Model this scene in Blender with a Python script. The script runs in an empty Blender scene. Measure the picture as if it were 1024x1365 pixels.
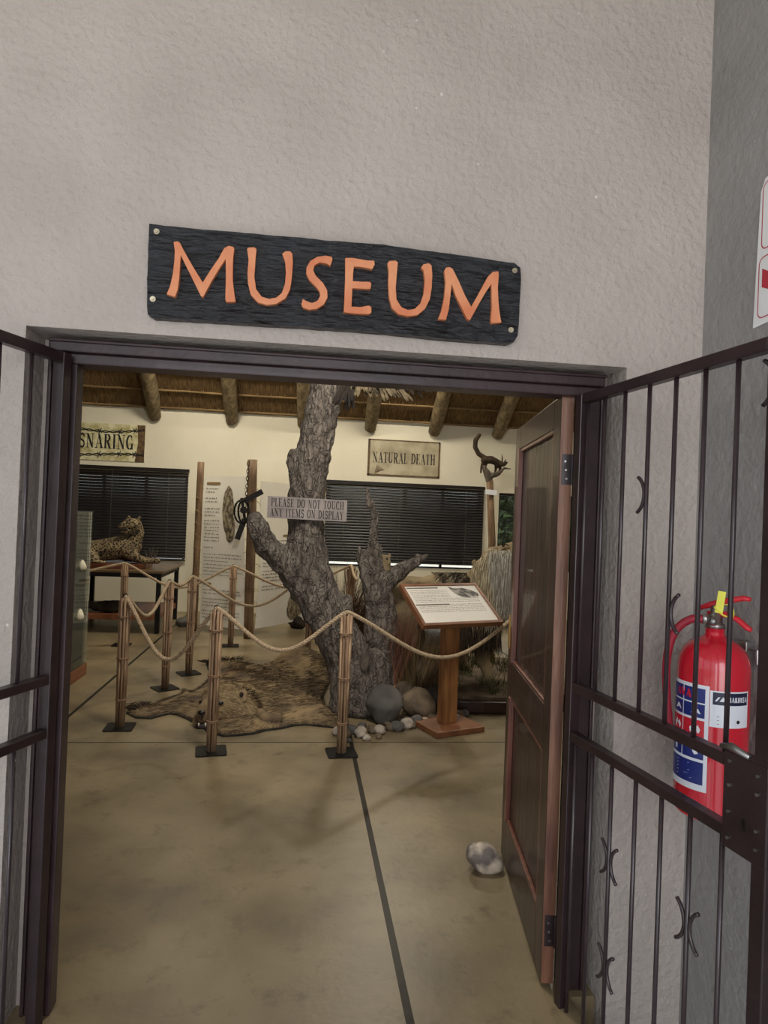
import bpy, bmesh, math, random
from mathutils import Vector, Matrix, noise
random.seed(7)
R = random.Random(11)
S = bpy.context.scene
COL = S.collection
PI = math.pi

# ------------------------------------------------------------------ camera
FPX, EYE = 890.0, 1.59
YAW, ROLL, PITCH = 0.12, 0.0395, 0.00954
Fw = Vector((math.sin(YAW)*math.cos(PITCH), math.cos(YAW)*math.cos(PITCH), math.sin(PITCH)))
R0 = Vector((math.cos(YAW), -math.sin(YAW), 0)); U0 = R0.cross(Fw)
Rt = R0*math.cos(ROLL) + U0*math.sin(ROLL); Up = U0*math.cos(ROLL) - R0*math.sin(ROLL)
CAM = Vector((0, 0, EYE))
cd = bpy.data.cameras.new('camera'); cam = bpy.data.objects.new('camera', cd); COL.objects.link(cam)
cd.sensor_fit = 'HORIZONTAL'; cd.sensor_width = 36; cd.lens = 36*FPX/1024; cd.clip_start = 0.05
cam.matrix_world = Matrix(((Rt.x, Up.x, -Fw.x, 0), (Rt.y, Up.y, -Fw.y, 0), (Rt.z, Up.z, -Fw.z, EYE), (0, 0, 0, 1)))
S.camera = cam

def ray(x, y): return Rt*((x-512)/FPX) - Up*((y-682.5)/FPX) + Fw
def at(x, y, Y):                       # measured point of the photo at depth Y
    r = ray(x, y); return CAM + r*(Y/r.y)
def atX(x, y, X):
    r = ray(x, y); return CAM + r*(X/r.x)
def fl(x, y, z=0.0):
    r = ray(x, y); return CAM + r*((z-EYE)/r.z)

# ------------------------------------------------------------------ world, lights, exposure
def rgb(h):
    h = h.lstrip('#'); v = [int(h[i:i+2], 16)/255 for i in (0, 2, 4)]
    return tuple((c/12.92 if c <= .04045 else ((c+.055)/1.055)**2.4) for c in v) + (1,)
w = bpy.data.worlds.new('world'); S.world = w; w.use_nodes = True
nt = w.node_tree; bg = nt.nodes['Background']
tc = nt.nodes.new('ShaderNodeTexCoord'); sx = nt.nodes.new('ShaderNodeSeparateXYZ'); cr = nt.nodes.new('ShaderNodeValToRGB')
nt.links.new(tc.outputs['Generated'], sx.inputs[0]); nt.links.new(sx.outputs['Z'], cr.inputs[0]); nt.links.new(cr.outputs[0], bg.inputs[0])
cr.color_ramp.elements[0].position = 0.0; cr.color_ramp.elements[0].color = (.30, .31, .27, 1)
cr.color_ramp.elements[1].position = 0.35; cr.color_ramp.elements[1].color = (.80, .88, 1.0, 1)
e = cr.color_ramp.elements.new(0.04); e.color = (.85, .90, .92, 1)
bg.inputs[1].default_value = 1.15

def area(name, loc, target, size, power, col, size_y=None):
    l = bpy.data.lights.new(name, 'AREA'); l.energy = power; l.color = col; l.size = size
    if size_y: l.shape = 'RECTANGLE'; l.size_y = size_y
    o = bpy.data.objects.new(name, l); COL.objects.link(o); o.location = loc
    o.rotation_euler = (Vector(target)-Vector(loc)).to_track_quat('-Z', 'Y').to_euler(); return o
# open side of the porch behind the visitor
area('porch_daylight', (-.2, -3.3, 1.9), (-.1, 2.1, 1.9), 3.0, 100, (.97, .97, 1.0), 2.6)
sl = bpy.data.lights.new('sun', 'SUN'); sl.energy = 5.0; sl.angle = .02; sl.color = (1, .95, .87)
so = bpy.data.objects.new('sun', sl); COL.objects.link(so); so.rotation_euler = (math.radians(36), math.radians(-6), 0)
# museum ceiling lamps, plus an unseen fill added on the right
area('museum_lamp_back', (1.2, 8.9, 4.3), (1.0, 8.9, 0), .35, 70, (1, .90, .72))
area('museum_lamp_left', (-1.3, 8.2, 4.3), (-1.3, 9.6, 1.5), .45, 68, (1, .90, .72))
area('museum_lamp_middle', (.2, 3.5, 3.5), (.2, 6.2, .9), .6, 68, (1, .95, .86))
area('museum_fill_right', (3.6, 7.6, 4.2), (4.6, 6.6, .8), .5, 42, (1, .92, .78))  # added fill without a fixture, lifts what the case glass reflects
S.cycles.transparent_max_bounces = 32
S.view_settings.view_transform = 'Standard'; S.view_settings.look = 'None'
S.view_settings.exposure = 0.17; S.view_settings.gamma = 1.0

# ------------------------------------------------------------------ materials
def mat(name, c1, c2=None, rough=.6, metal=0, scale=6, stretch=(1, 1, 1), bump=0, bscale=None, detail=6, contrast=(.35, .65), coat=0, spec=.5, bdist=.01):
    m = bpy.data.materials.new(name); m.use_nodes = True; t = m.node_tree; b = t.nodes['Principled BSDF']
    b.inputs['Roughness'].default_value = rough; b.inputs['Metallic'].default_value = metal
    b.inputs['Coat Weight'].default_value = coat; b.inputs['Specular IOR Level'].default_value = spec
    c1 = rgb(c1) if isinstance(c1, str) else c1
    c2 = c1 if c2 is None else (rgb(c2) if isinstance(c2, str) else c2)
    tcn = t.nodes.new('ShaderNodeTexCoord'); mp = t.nodes.new('ShaderNodeMapping'); mp.inputs['Scale'].default_value = stretch
    t.links.new(tcn.outputs['Object'], mp.inputs[0])
    n = t.nodes.new('ShaderNodeTexNoise'); n.inputs['Scale'].default_value = scale; n.inputs['Detail'].default_value = detail
    t.links.new(mp.outputs[0], n.inputs[0])
    r = t.nodes.new('ShaderNodeValToRGB'); r.color_ramp.elements[0].color = c1; r.color_ramp.elements[1].color = c2
    r.color_ramp.elements[0].position, r.color_ramp.elements[1].position = contrast
    t.links.new(n.outputs['Fac'], r.inputs[0]); t.links.new(r.outputs[0], b.inputs['Base Color'])
    if bump:
        n2 = t.nodes.new('ShaderNodeTexNoise'); n2.inputs['Scale'].default_value = bscale or scale*4; n2.inputs['Detail'].default_value = 8
        t.links.new(mp.outputs[0], n2.inputs[0])
        bp = t.nodes.new('ShaderNodeBump'); bp.inputs['Strength'].default_value = bump; bp.inputs['Distance'].default_value = bdist
        t.links.new(n2.outputs['Fac'], bp.inputs['Height']); t.links.new(bp.outputs[0], b.inputs['Normal'])
    m['ramp'] = r.name
    return m
def nodes(m): return m.node_tree, m.node_tree.nodes['Principled BSDF'], m.node_tree.nodes[m['ramp']]
def mixin(m, fac_socket, col, out=None):   # lays a further pattern colour over the base colour
    t, b, r = nodes(m); src = b.inputs['Base Color'].links[0].from_socket
    mx = t.nodes.new('ShaderNodeMix'); mx.data_type = 'RGBA'
    t.links.new(fac_socket, mx.inputs[0]); t.links.new(src, mx.inputs[6]); mx.inputs[7].default_value = col
    t.links.new(mx.outputs[2], b.inputs['Base Color'])

M = {}
def island_mat2(name, c1, c2):
    m = mat(name, c1, c2, .7, scale=7, stretch=(6, 6, .7), bump=.3); t, b, r = nodes(m)
    g = t.nodes.new('ShaderNodeNewGeometry'); mx = t.nodes.new('ShaderNodeMath'); mx.operation = 'MULTIPLY'; mx.inputs[1].default_value = .6
    t.links.new(g.outputs['Random Per Island'], mx.inputs[0]); mixin(m, mx.outputs[0], rgb('#86684c')); return m
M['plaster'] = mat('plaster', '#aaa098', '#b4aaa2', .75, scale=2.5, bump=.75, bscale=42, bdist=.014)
M['plaster_side_shaded'] = mat('plaster_side_shaded', '#8d8a87', '#979390', .7, scale=2.5, bump=.6, bscale=34, bdist=.014)  # darker copy of the plaster, the side wall's shade put into its colour
for k in ('plaster', 'plaster_side_shaded'):       # small pale nicks in the paint
    t, b, r = nodes(M[k]); tcn = t.nodes.new('ShaderNodeTexCoord'); v = t.nodes.new('ShaderNodeTexVoronoi'); v.inputs['Scale'].default_value = 9; v.inputs['Randomness'].default_value = 1
    nn = t.nodes.new('ShaderNodeTexNoise'); nn.inputs['Scale'].default_value = 30
    t.links.new(tcn.outputs['Object'], v.inputs[0]); t.links.new(tcn.outputs['Object'], nn.inputs[0])
    ad = t.nodes.new('ShaderNodeMath'); ad.operation = 'MULTIPLY_ADD'; ad.inputs[1].default_value = .22; t.links.new(nn.outputs['Fac'], ad.inputs[0]); t.links.new(v.outputs['Distance'], ad.inputs[2])
    c = t.nodes.new('ShaderNodeMath'); c.operation = 'LESS_THAN'; c.inputs[1].default_value = .135; t.links.new(ad.outputs[0], c.inputs[0])
    mixin(M[k], c.outputs[0], rgb('#cfc8c0'))
M['museum_wall'] = mat('museum_wall', '#d3cdb9', '#dcd6c3', .85, scale=1.5, bump=.2, bscale=30)
M['concrete'] = mat('concrete', '#5f5440', '#948262', .36, scale=1.6, detail=9, bump=.12, bscale=25, contrast=(.3, .7))
t, b, r = nodes(M['concrete']); tcn = t.nodes.new('ShaderNodeTexCoord'); sp = t.nodes.new('ShaderNodeSeparateXYZ'); t.links.new(tcn.outputs['Object'], sp.inputs[0])
n3 = t.nodes.new('ShaderNodeTexNoise'); n3.inputs['Scale'].default_value = .8; n3.inputs['Detail'].default_value = 5; t.links.new(tcn.outputs['Object'], n3.inputs[0])
rr = t.nodes.new('ShaderNodeMapRange'); rr.inputs[1].default_value = .45; rr.inputs[2].default_value = .7; rr.inputs[4].default_value = .45; t.links.new(n3.outputs['Fac'], rr.inputs[0])
mixin(M['concrete'], rr.outputs[0], rgb('#7e7563'))
n4 = t.nodes.new('ShaderNodeTexNoise'); n4.inputs['Scale'].default_value = 7; n4.inputs['Detail'].default_value = 9; n4.inputs['Roughness'].default_value = .75; t.links.new(tcn.outputs['Object'], n4.inputs[0])
r4 = t.nodes.new('ShaderNodeMapRange'); r4.inputs[1].default_value = .54; r4.inputs[2].default_value = .74; r4.inputs[4].default_value = .75; t.links.new(n4.outputs['Fac'], r4.inputs[0])
mixin(M['concrete'], r4.outputs[0], rgb('#453a28'))
last = None
for ax, val, ep in (('X', .4, .014), ('X', -1.7, .014), ('X', 2.5, .014), ('Y', 4.72, .006), ('Y', 7.32, .006), ('Y', 9.95, .006), ('Y', 2.02, .006)):
    cmp_ = t.nodes.new('ShaderNodeMath'); cmp_.operation = 'COMPARE'; cmp_.inputs[1].default_value = val; cmp_.inputs[2].default_value = ep
    t.links.new(sp.outputs[ax], cmp_.inputs[0])
    if last is None: last = cmp_
    else:
        mx = t.nodes.new('ShaderNodeMath'); mx.operation = 'MAXIMUM'; t.links.new(last.outputs[0], mx.inputs[0]); t.links.new(cmp_.outputs[0], mx.inputs[1]); last = mx
mixin(M['concrete'], last.outputs[0], rgb('#2a261f'))
sm_ = t.nodes.new('ShaderNodeMapRange'); sm_.inputs[3].default_value = .5; sm_.inputs[4].default_value = .12; t.links.new(last.outputs[0], sm_.inputs[0]); t.links.new(sm_.outputs[0], b.inputs['Specular IOR Level'])
M['steel_paint'] = mat('steel_paint', '#241819', '#302223', .38, scale=8, bump=.15, bscale=40, coat=.12, spec=.45)
M['steel_frame'] = mat('steel_frame', '#2c1e20', '#3a2a2c', .42, scale=8, bump=.15, bscale=40, coat=.08, spec=.4)
M['gate_bar'] = mat('gate_bar', '#2b2022', '#35292c', .35, scale=8, coat=.2)
M['bare_steel'] = mat('bare_steel', '#8d8b88', '#a9a7a4', .3, metal=.9, scale=20)
M['black_metal'] = mat('black_metal', '#0e0c0a', '#171410', .6, scale=10, spec=.25)
M['door_wood'] = mat('door_wood', '#26170f', '#40291f', .42, scale=4, stretch=(6, 6, .5), bump=.15, coat=.2)
M['door_moulding'] = mat('door_moulding', '#5e3528', '#7c4b3c', .35, scale=6, stretch=(5, 5, .6), coat=.3)
M['door_edge'] = mat('door_edge', '#553324', '#7d5640', .45, scale=5, stretch=(4, 4, .6), bump=.2)
M['brass'] = mat('brass', '#b98f4a', '#d0a860', .35, metal=.85, scale=20)
M['sign_board'] = mat('sign_board', '#111215', '#24262b', .36, scale=9, stretch=(1, 1, 4.5), bump=1.0, bscale=11, bdist=.035)
M['sign_letter'] = mat('sign_letter', '#c77248', '#d68d62', .55, scale=9, bump=.15)
M['sign_letter_edge'] = mat('sign_letter_edge', '#b5602f', '#c9733c', .6, scale=12)
M['screw'] = mat('screw', '#a79c84', '#c5bba2', .35, metal=.8, scale=30)
M['red_paint'] = mat('red_paint', '#c4142a', '#cc1a30', .25, scale=4, coat=.6)
M['red_plastic'] = mat('red_plastic', '#c8202c', '#cf2a36', .4, scale=5)
M['hose'] = mat('hose', '#8e1a2c', '#a02236', .45, scale=10)
M['label_white'] = mat('label_white', '#dcdfe6', '#e6e8ee', .35, scale=5)
M['label_blue'] = mat('label_blue', '#1b2566', '#22307a', .35, scale=5)
M['label_navy'] = mat('label_navy', '#141a33', '#1b2240', .4, scale=5)
M['label_red'] = mat('label_red', '#c2182a', '#cc2034', .4, scale=5)
M['tag_yellow'] = mat('tag_yellow', '#d8d43a', '#e6e050', .5, scale=8)
M['sign_white'] = mat('sign_white', '#e2e2e0', '#ebebea', .4, scale=5)
M['sign_red'] = mat('sign_red', '#b22233', '#bf2c3c', .45, scale=5)
M['blind'] = mat('blind', '#17120f', '#201915', .42, scale=4, spec=.4)
M['blind_cord'] = mat('blind_cord', '#5c5347', '#6b6153', .8)
M['gum_pole'] = mat('gum_pole', '#5d5039', '#8e7c5c', .75, scale=3, stretch=(6, 6, .7), bump=.4, bscale=12)
M['thatch'] = mat('thatch', '#4a351d', '#94764a', .9, scale=9, stretch=(9, .8, .8), bump=1, bscale=12, contrast=(.3, .72), bdist=.03)
M['lath'] = mat('lath', '#6f5838', '#957a50', .8, scale=6, stretch=(.5, 4, 4))
M['stick'] = island_mat2('stick', '#6d5340', '#b89a78')
M['pole_brown'] = mat('pole_brown', '#553f2a', '#7d6245', .7, scale=5, stretch=(6, 6, .6), bump=.3)
M['stick_dark'] = mat('stick_dark', '#4a3020', '#6b4a32', .75, scale=7, stretch=(6, 6, .7))
M['twine'] = mat('twine', '#7d5f48', '#94765a', .8, scale=30)
M['rope'] = mat('rope', '#9a8468', '#b8a283', .85, scale=60, bump=.3)
M['bark'] = mat('bark', '#4c433b', '#857a6f', .9, scale=8, stretch=(2.6, 2.6, .7), bump=1.0, bscale=12, contrast=(.3, .7), bdist=.06)
t, b, r = nodes(M['bark']); tcn = t.nodes.new('ShaderNodeTexCoord'); mpp = t.nodes.new('ShaderNodeMapping'); mpp.inputs['Scale'].default_value = (15, 15, 2.2); mpp.inputs['Rotation'].default_value = (.1, .15, 0)
nz = t.nodes.new('ShaderNodeTexNoise'); nz.inputs['Scale'].default_value = 9; vm = t.nodes.new('ShaderNodeVectorMath'); vm.operation = 'MULTIPLY_ADD'; vm.inputs[1].default_value = (.16, .16, .16)
t.links.new(tcn.outputs['Object'], nz.inputs[0]); t.links.new(nz.outputs['Color'], vm.inputs[0]); t.links.new(tcn.outputs['Object'], vm.inputs[2]); t.links.new(vm.outputs[0], mpp.inputs[0])
vv = t.nodes.new('ShaderNodeTexVoronoi'); vv.feature = 'DISTANCE_TO_EDGE'; vv.inputs['Scale'].default_value = 1.6; t.links.new(mpp.outputs[0], vv.inputs[0])
mr = t.nodes.new('ShaderNodeMapRange'); mr.inputs[1].default_value = 0; mr.inputs[2].default_value = .13; mr.inputs[3].default_value = .42; mr.inputs[4].default_value = 0; t.links.new(vv.outputs['Distance'], mr.inputs[0])
mixin(M['bark'], mr.outputs[0], rgb('#2a2420'))
bpn = [n_ for n_ in t.nodes if n_.bl_idname == 'ShaderNodeBump'][0]; b2 = t.nodes.new('ShaderNodeBump'); b2.inputs['Strength'].default_value = .8; b2.inputs['Distance'].default_value = .03; b2.invert = True
t.links.new(mr.outputs[0], b2.inputs['Height']); t.links.new(bpn.outputs[0], b2.inputs['Normal']); t.links.new(b2.outputs[0], b.inputs['Normal'])
M['bark_dark'] = mat('bark_dark', '#3b332c', '#6e6357', .9, scale=4, stretch=(3, 3, .8), bump=1.0, bscale=10, bdist=.04)
M['rock'] = mat('rock', '#46423e', '#625d57', .85, scale=5, bump=.4)
M['rock_brown'] = mat('rock_brown', '#4c4033', '#776650', .85, scale=9, bump=.5)
M['rock_pale'] = mat('rock_pale', '#93877a', '#b5a898', .8, scale=8, bump=.4)
M['rock_white'] = mat('rock_white', '#a9adb5', '#c3c6cc', .8, scale=8, bump=.4)
M['doorstop'] = mat('doorstop', '#6b625c', '#cdbda9', .85, scale=9, bump=.5, contrast=(.42, .58))
M['lectern_wood'] = mat('lectern_wood', '#6d4526', '#97683c', .45, scale=4, stretch=(5, 5, .6), bump=.1)
M['lectern_frame'] = mat('lectern_frame', '#623c24', '#7d5133', .45, scale=8)
M['paper'] = mat('paper', '#cfc8bb', '#dbd4c8', .5, scale=3)
M['canvas'] = mat('canvas', '#e2dccd', '#ece7da', .6, scale=2, bump=.2)
M['ink'] = mat('ink', '#4d463b', '#5e5648', .8)
M['ink_black'] = mat('ink_black', '#14120f', '#211d19', .7)
M['tan_tab'] = mat('tan_tab', '#7b6038', '#8d7044', .7)
M['photo_dark'] = mat('photo_dark', '#2b2824', '#8c857a', .5, scale=22, contrast=(.45, .62))
M['photo_fur'] = mat('photo_fur', '#4d4336', '#a8997e', .6, scale=26, stretch=(1, 1, .6), contrast=(.4, .62))
M['table_top'] = mat('table_top', '#57452c', '#6f5a3c', .45, scale=4, stretch=(.6, 4, 4))
M['plinth'] = mat('plinth', '#4a2515', '#653520', .35, scale=5, coat=.3)
M['plinth_dark'] = mat('plinth_dark', '#2c1712', '#3d211a', .35, scale=5, coat=.3)
M['case_base'] = mat('case_base', '#6d4026', '#855234', .45, scale=5, stretch=(4, .6, 4))
M['bone'] = mat('bone', '#c9c0a4', '#ddd5bc', .7, scale=12, bump=.3)
M['lion_fur'] = mat('lion_fur', '#6b5b44', '#94815f', .95, scale=4, bump=.4, bscale=60)
M['lion_head_fur'] = mat('lion_head_fur', '#66523a', '#a08a66', .95, scale=6, bump=.5, bscale=60)
M['rug_fur'] = mat('rug_fur', '#40332a', '#8f7957', .95, scale=3.0, detail=9, stretch=(1, 1.6, 1), bump=.35, bscale=60, contrast=(.34, .64), bdist=.01)
M['rug_backing'] = mat('rug_backing', '#16120e', '#1e1913', .95)
M['fur_cream'] = mat('fur_cream', '#b7a27c', '#d0bf9b', .95, scale=8, bump=.4, bscale=50)
M['fur_dark'] = mat('fur_dark', '#1d1712', '#33281d', .95, scale=10)
M['genet_fur'] = mat('genet_fur', '#231a13', '#40321f', .95, scale=14, bump=.4, bscale=70)
M['nose_black'] = mat('nose_black', '#0e0b0a', '#191412', .35)
M['eye'] = mat('eye', '#3a2410', '#4a2f14', .1, coat=1)
M['tooth'] = mat('tooth', '#d5ccb4', '#e0d8c2', .4)
M['mouth'] = mat('mouth', '#1c0e0b', '#2a1510', .6)
M['feather_pale'] = mat('feather_pale', '#3f3528', '#7c6d52', .9, scale=8, stretch=(1, 1, 3))
M['feather_dark'] = mat('feather_dark', '#1c1713', '#352b22', .9, scale=8)
M['snare_sign'] = mat('snare_sign', '#a89f6d', '#d8d3b0', .5, scale=9, detail=8, contrast=(.35, .6))
M['death_sign'] = mat('death_sign', '#8a8068', '#b3aa90', .4, scale=4, detail=8, contrast=(.3, .62))
M['touch_sign'] = mat('touch_sign', '#6f6560', '#8b807a', .5, scale=5, detail=8)
M['sign_stain'] = mat('sign_stain', '#3d2a17', '#6b5230', .6, scale=14)
M['trap_iron'] = mat('trap_iron', '#14110f', '#2a2420', .5, metal=.5, scale=20, bump=.3)
M['grass_floor'] = mat('grass_floor', '#55602f', '#7d8a45', .9, scale=3)
M['ceiling_paint'] = mat('ceiling_paint', '#a9a49c', '#b3aea6', .8)
M['porch_paving'] = mat('porch_paving', '#a7abb0', '#b9bdc2', .8, scale=3)
M['paving'] = mat('paving', '#b5ada0', '#c9c2b6', .9, scale=2)
M['hedge'] = mat('hedge', '#25301a', '#5d7a35', .9, scale=6, bump=1, contrast=(.4, .65))

def island_mat(name, c1, c2, rough=.9):
    m = bpy.data.materials.new(name); m.use_nodes = True; t = m.node_tree; b = t.nodes['Principled BSDF']; b.inputs['Roughness'].default_value = rough
    g = t.nodes.new('ShaderNodeNewGeometry'); r = t.nodes.new('ShaderNodeValToRGB'); r.color_ramp.elements[0].color = rgb(c1); r.color_ramp.elements[1].color = rgb(c2)
    t.links.new(g.outputs['Random Per Island'], r.inputs[0]); t.links.new(r.outputs[0], b.inputs['Base Color']); return m
M['mane_pale'] = island_mat('mane_pale', '#8d7a58', '#ddd0b2')
M['mane_dark'] = island_mat('mane_dark', '#17110c', '#4b3a28')
M['hair_tan'] = island_mat('hair_tan', '#6b543a', '#a98f69')
M['hair_rug'] = island_mat('hair_rug', '#42352a', '#877252')
M['hair_head'] = island_mat('hair_head', '#7d6747', '#bda57c')
M['beard'] = island_mat('beard', '#8f8674', '#dcd6c8')
M['brush_dark'] = island_mat('brush_dark', '#21150d', '#573b26')
M['hair_brown'] = island_mat('hair_brown', '#261c12', '#6b5438')
M['dry_grass'] = island_mat('dry_grass', '#33261a', '#8b7048')
M['reed_red'] = island_mat('reed_red', '#4b2d1f', '#835741')
M['green_grass'] = island_mat('green_grass', '#2c3118', '#6d6a3a')
M['leafy'] = island_mat('leafy', '#0a0f07', '#2f3f1c')

def spotted(name, base1, base2, spot, scale, thr):
    m = mat(name, base1, base2, .95, scale=8, bump=.3, bscale=60)
    t, b, r = nodes(m); tcn = t.nodes.new('ShaderNodeTexCoord'); v = t.nodes.new('ShaderNodeTexVoronoi'); v.inputs['Scale'].default_value = scale
    nn = t.nodes.new('ShaderNodeTexNoise'); nn.inputs['Scale'].default_value = scale*1.2
    t.links.new(tcn.outputs['Object'], v.inputs[0]); t.links.new(tcn.outputs['Object'], nn.inputs[0])
    ad = t.nodes.new('ShaderNodeMath'); ad.operation = 'MULTIPLY_ADD'; ad.inputs[1].default_value = .35; t.links.new(nn.outputs['Fac'], ad.inputs[0]); t.links.new(v.outputs['Distance'], ad.inputs[2])
    c = t.nodes.new('ShaderNodeMath'); c.operation = 'LESS_THAN'; c.inputs[1].default_value = thr; t.links.new(ad.outputs[0], c.inputs[0])
    mixin(m, c.outputs[0], rgb(spot)); return m
M['spots'] = spotted('spots', '#675740', '#93815f', '#120d09', 44, .63)
M['spots_rug'] = spotted('spots_rug', '#8a7550', '#b39d70', '#2a2015', 34, .42)

def glass(name, col=(.9, .95, .93, 1), rough=0.02, alpha=.22, haze=0):
    m = bpy.data.materials.new(name); m.use_nodes = True; t = m.node_tree; t.nodes.clear()
    o = t.nodes.new('ShaderNodeOutputMaterial'); g = t.nodes.new('ShaderNodeBsdfGlossy'); g.inputs['Roughness'].default_value = rough; g.inputs[0].default_value = (.8, .83, .8, 1)
    tr = t.nodes.new('ShaderNodeBsdfTransparent'); tr.inputs[0].default_value = col; mx = t.nodes.new('ShaderNodeMixShader')
    fr = t.nodes.new('ShaderNodeFresnel'); fr.inputs[0].default_value = 1.45; ad = t.nodes.new('ShaderNodeMath'); ad.operation = 'ADD'; ad.inputs[1].default_value = alpha
    t.links.new(fr.outputs[0], ad.inputs[0]); t.links.new(ad.outputs[0], mx.inputs[0]); df = t.nodes.new('ShaderNodeBsdfDiffuse'); df.inputs[0].default_value = (.62, .66, .6, 1); m2 = t.nodes.new('ShaderNodeMixShader'); m2.inputs[0].default_value = haze; t.links.new(tr.outputs[0], m2.inputs[1]); t.links.new(df.outputs[0], m2.inputs[2]); t.links.new(m2.outputs[0], mx.inputs[1]); t.links.new(g.outputs[0], mx.inputs[2]); t.links.new(mx.outputs[0], o.inputs[0]); return m
M['glass'] = glass('glass', alpha=.02); M['case_glass'] = glass('case_glass', (.96, .975, .96, 1), .03, .0, .07)  # case panes get a pale diffuse haze standing in for bright reflections

# ------------------------------------------------------------------ mesh helpers
class MB:
    def __init__(s): s.v = []; s.f = []
    def add(s, vs, fs):
        n = len(s.v); s.v += [Vector(p) for p in vs]; s.f += [tuple(i+n for i in f) for f in fs]
    def box(s, a, b, mtx=None):
        (x0, y0, z0), (x1, y1, z1) = a, b
        vs = [Vector(p) for p in ((x0,y0,z0),(x1,y0,z0),(x1,y1,z0),(x0,y1,z0),(x0,y0,z1),(x1,y0,z1),(x1,y1,z1),(x0,y1,z1))]
        if mtx: vs = [mtx @ p for p in vs]
        s.add(vs, [(0,3,2,1),(4,5,6,7),(0,1,5,4),(1,2,6,5),(2,3,7,6),(3,0,4,7)])
    def prism(s, pts, off):                # outline in 3D pushed along a vector, capped
        pts = [Vector(p) for p in pts]; n = len(pts); off = Vector(off)
        s.add(pts + [p+off for p in pts], [tuple(range(n)), tuple(range(2*n-1, n-1, -1))] + [(i, n+i, n+(i+1) % n, (i+1) % n) for i in range(n)])
    def tube(s, pts, rad, seg=8, closed=False, flat=1.0):
        pts = [Vector(p) for p in pts]; n = len(pts)
        rad = rad if isinstance(rad, (list, tuple)) else [rad]*n
        vs = []; prev = None
        for i, p in enumerate(pts):
            if closed: d = pts[(i+1) % n]-pts[i-1]
            else: d = pts[min(i+1, n-1)]-pts[max(i-1, 0)]
            if d.length < 1e-9: d = Vector((0, 0, 1))
            d.normalize()
            if prev is None:
                a = Vector((0, 0, 1)) if abs(d.z) < .9 else Vector((1, 0, 0)); u = a.cross(d).normalized()
            else:
                u = prev - d*prev.dot(d)
                if u.length < 1e-6: u = d.orthogonal()
                u.normalize()
            prev = u; w_ = d.cross(u)
            for k in range(seg):
                a = 2*PI*k/seg; vs.append(p + (u*math.cos(a) + w_*math.sin(a)*flat)*rad[i])
        fs = []
        for i in range(n if closed else n-1):
            j = (i+1) % n
            for k in range(seg): fs.append((i*seg+k, i*seg+(k+1) % seg, j*seg+(k+1) % seg, j*seg+k))
        if not closed: fs += [tuple(range(seg-1, -1, -1)), tuple((n-1)*seg+k for k in range(seg))]
        s.add(vs, fs)
    def lathe(s, prof, c=(0, 0, 0), seg=32):
        c = Vector(c); n = len(prof); vs = [c+Vector((r*math.cos(2*PI*k/seg), r*math.sin(2*PI*k/seg), z)) for r, z in prof for k in range(seg)]
        fs = [(i*seg+k, i*seg+(k+1) % seg, (i+1)*seg+(k+1) % seg, (i+1)*seg+k) for i in range(n-1) for k in range(seg)]
        fs += [tuple(range(seg-1, -1, -1)), tuple((n-1)*seg+k for k in range(seg))]
        s.add(vs, fs)
    def ball(s, c, r, sub=2, scl=(1, 1, 1), amp=0, seed=0, rot=None):
        bm = bmesh.new(); bmesh.ops.create_icosphere(bm, subdivisions=sub, radius=1)
        c = Vector(c); vs = []
        for v in bm.verts:
            p = v.co.copy(); k = 1
            if amp: k += amp*noise.noise(p*1.3+Vector((seed*7.1, seed*3.3, seed)))+amp*.35*noise.noise(p*3.4+Vector((seed, 0, 5)))
            q = Vector((p.x*scl[0], p.y*scl[1], p.z*scl[2]))*k*r
            if rot: q = rot @ q
            vs.append(c+q)
        bm.verts.index_update(); s.add(vs, [tuple(v.index for v in f.verts) for f in bm.faces]); bm.free()
    def chain(s, pts, step=.35):           # overlapping balls, later fused into one skin
        for (a, ra), (b, rb) in zip(pts, pts[1:]):
            a = Vector(a); b = Vector(b); L = (b-a).length; n = max(1, int(L/(step*min(ra, rb)+1e-6))); n = min(n, 40)
            for i in range(n+1):
                k = i/n; s.ball(a.lerp(b, k), ra+(rb-ra)*k, 2)
    def strand(s, p, d, L, wd, droop=0, n=3, side=None):
        p = Vector(p); d = Vector(d).normalized(); side = side or d.cross(Vector((R.uniform(-1, 1), R.uniform(-1, 1), R.uniform(-.4, .4))))
        if side.length < 1e-5: side = d.orthogonal()
        side.normalize(); vs = []
        for i in range(n):
            vs += [p-side*wd*(1-i/n), p+side*wd*(1-i/n)]
            p = p + d*(L/n); d = (d+Vector((0, 0, -droop))).normalized()
        vs.append(p); fs = [(2*i, 2*i+1, 2*i+3, 2*i+2) for i in range(n-1)]+[(2*n-2, 2*n-1, 2*n)]
        s.add(vs, fs)
    def xf(s, m): s.v = [m @ p for p in s.v]; return s

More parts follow.
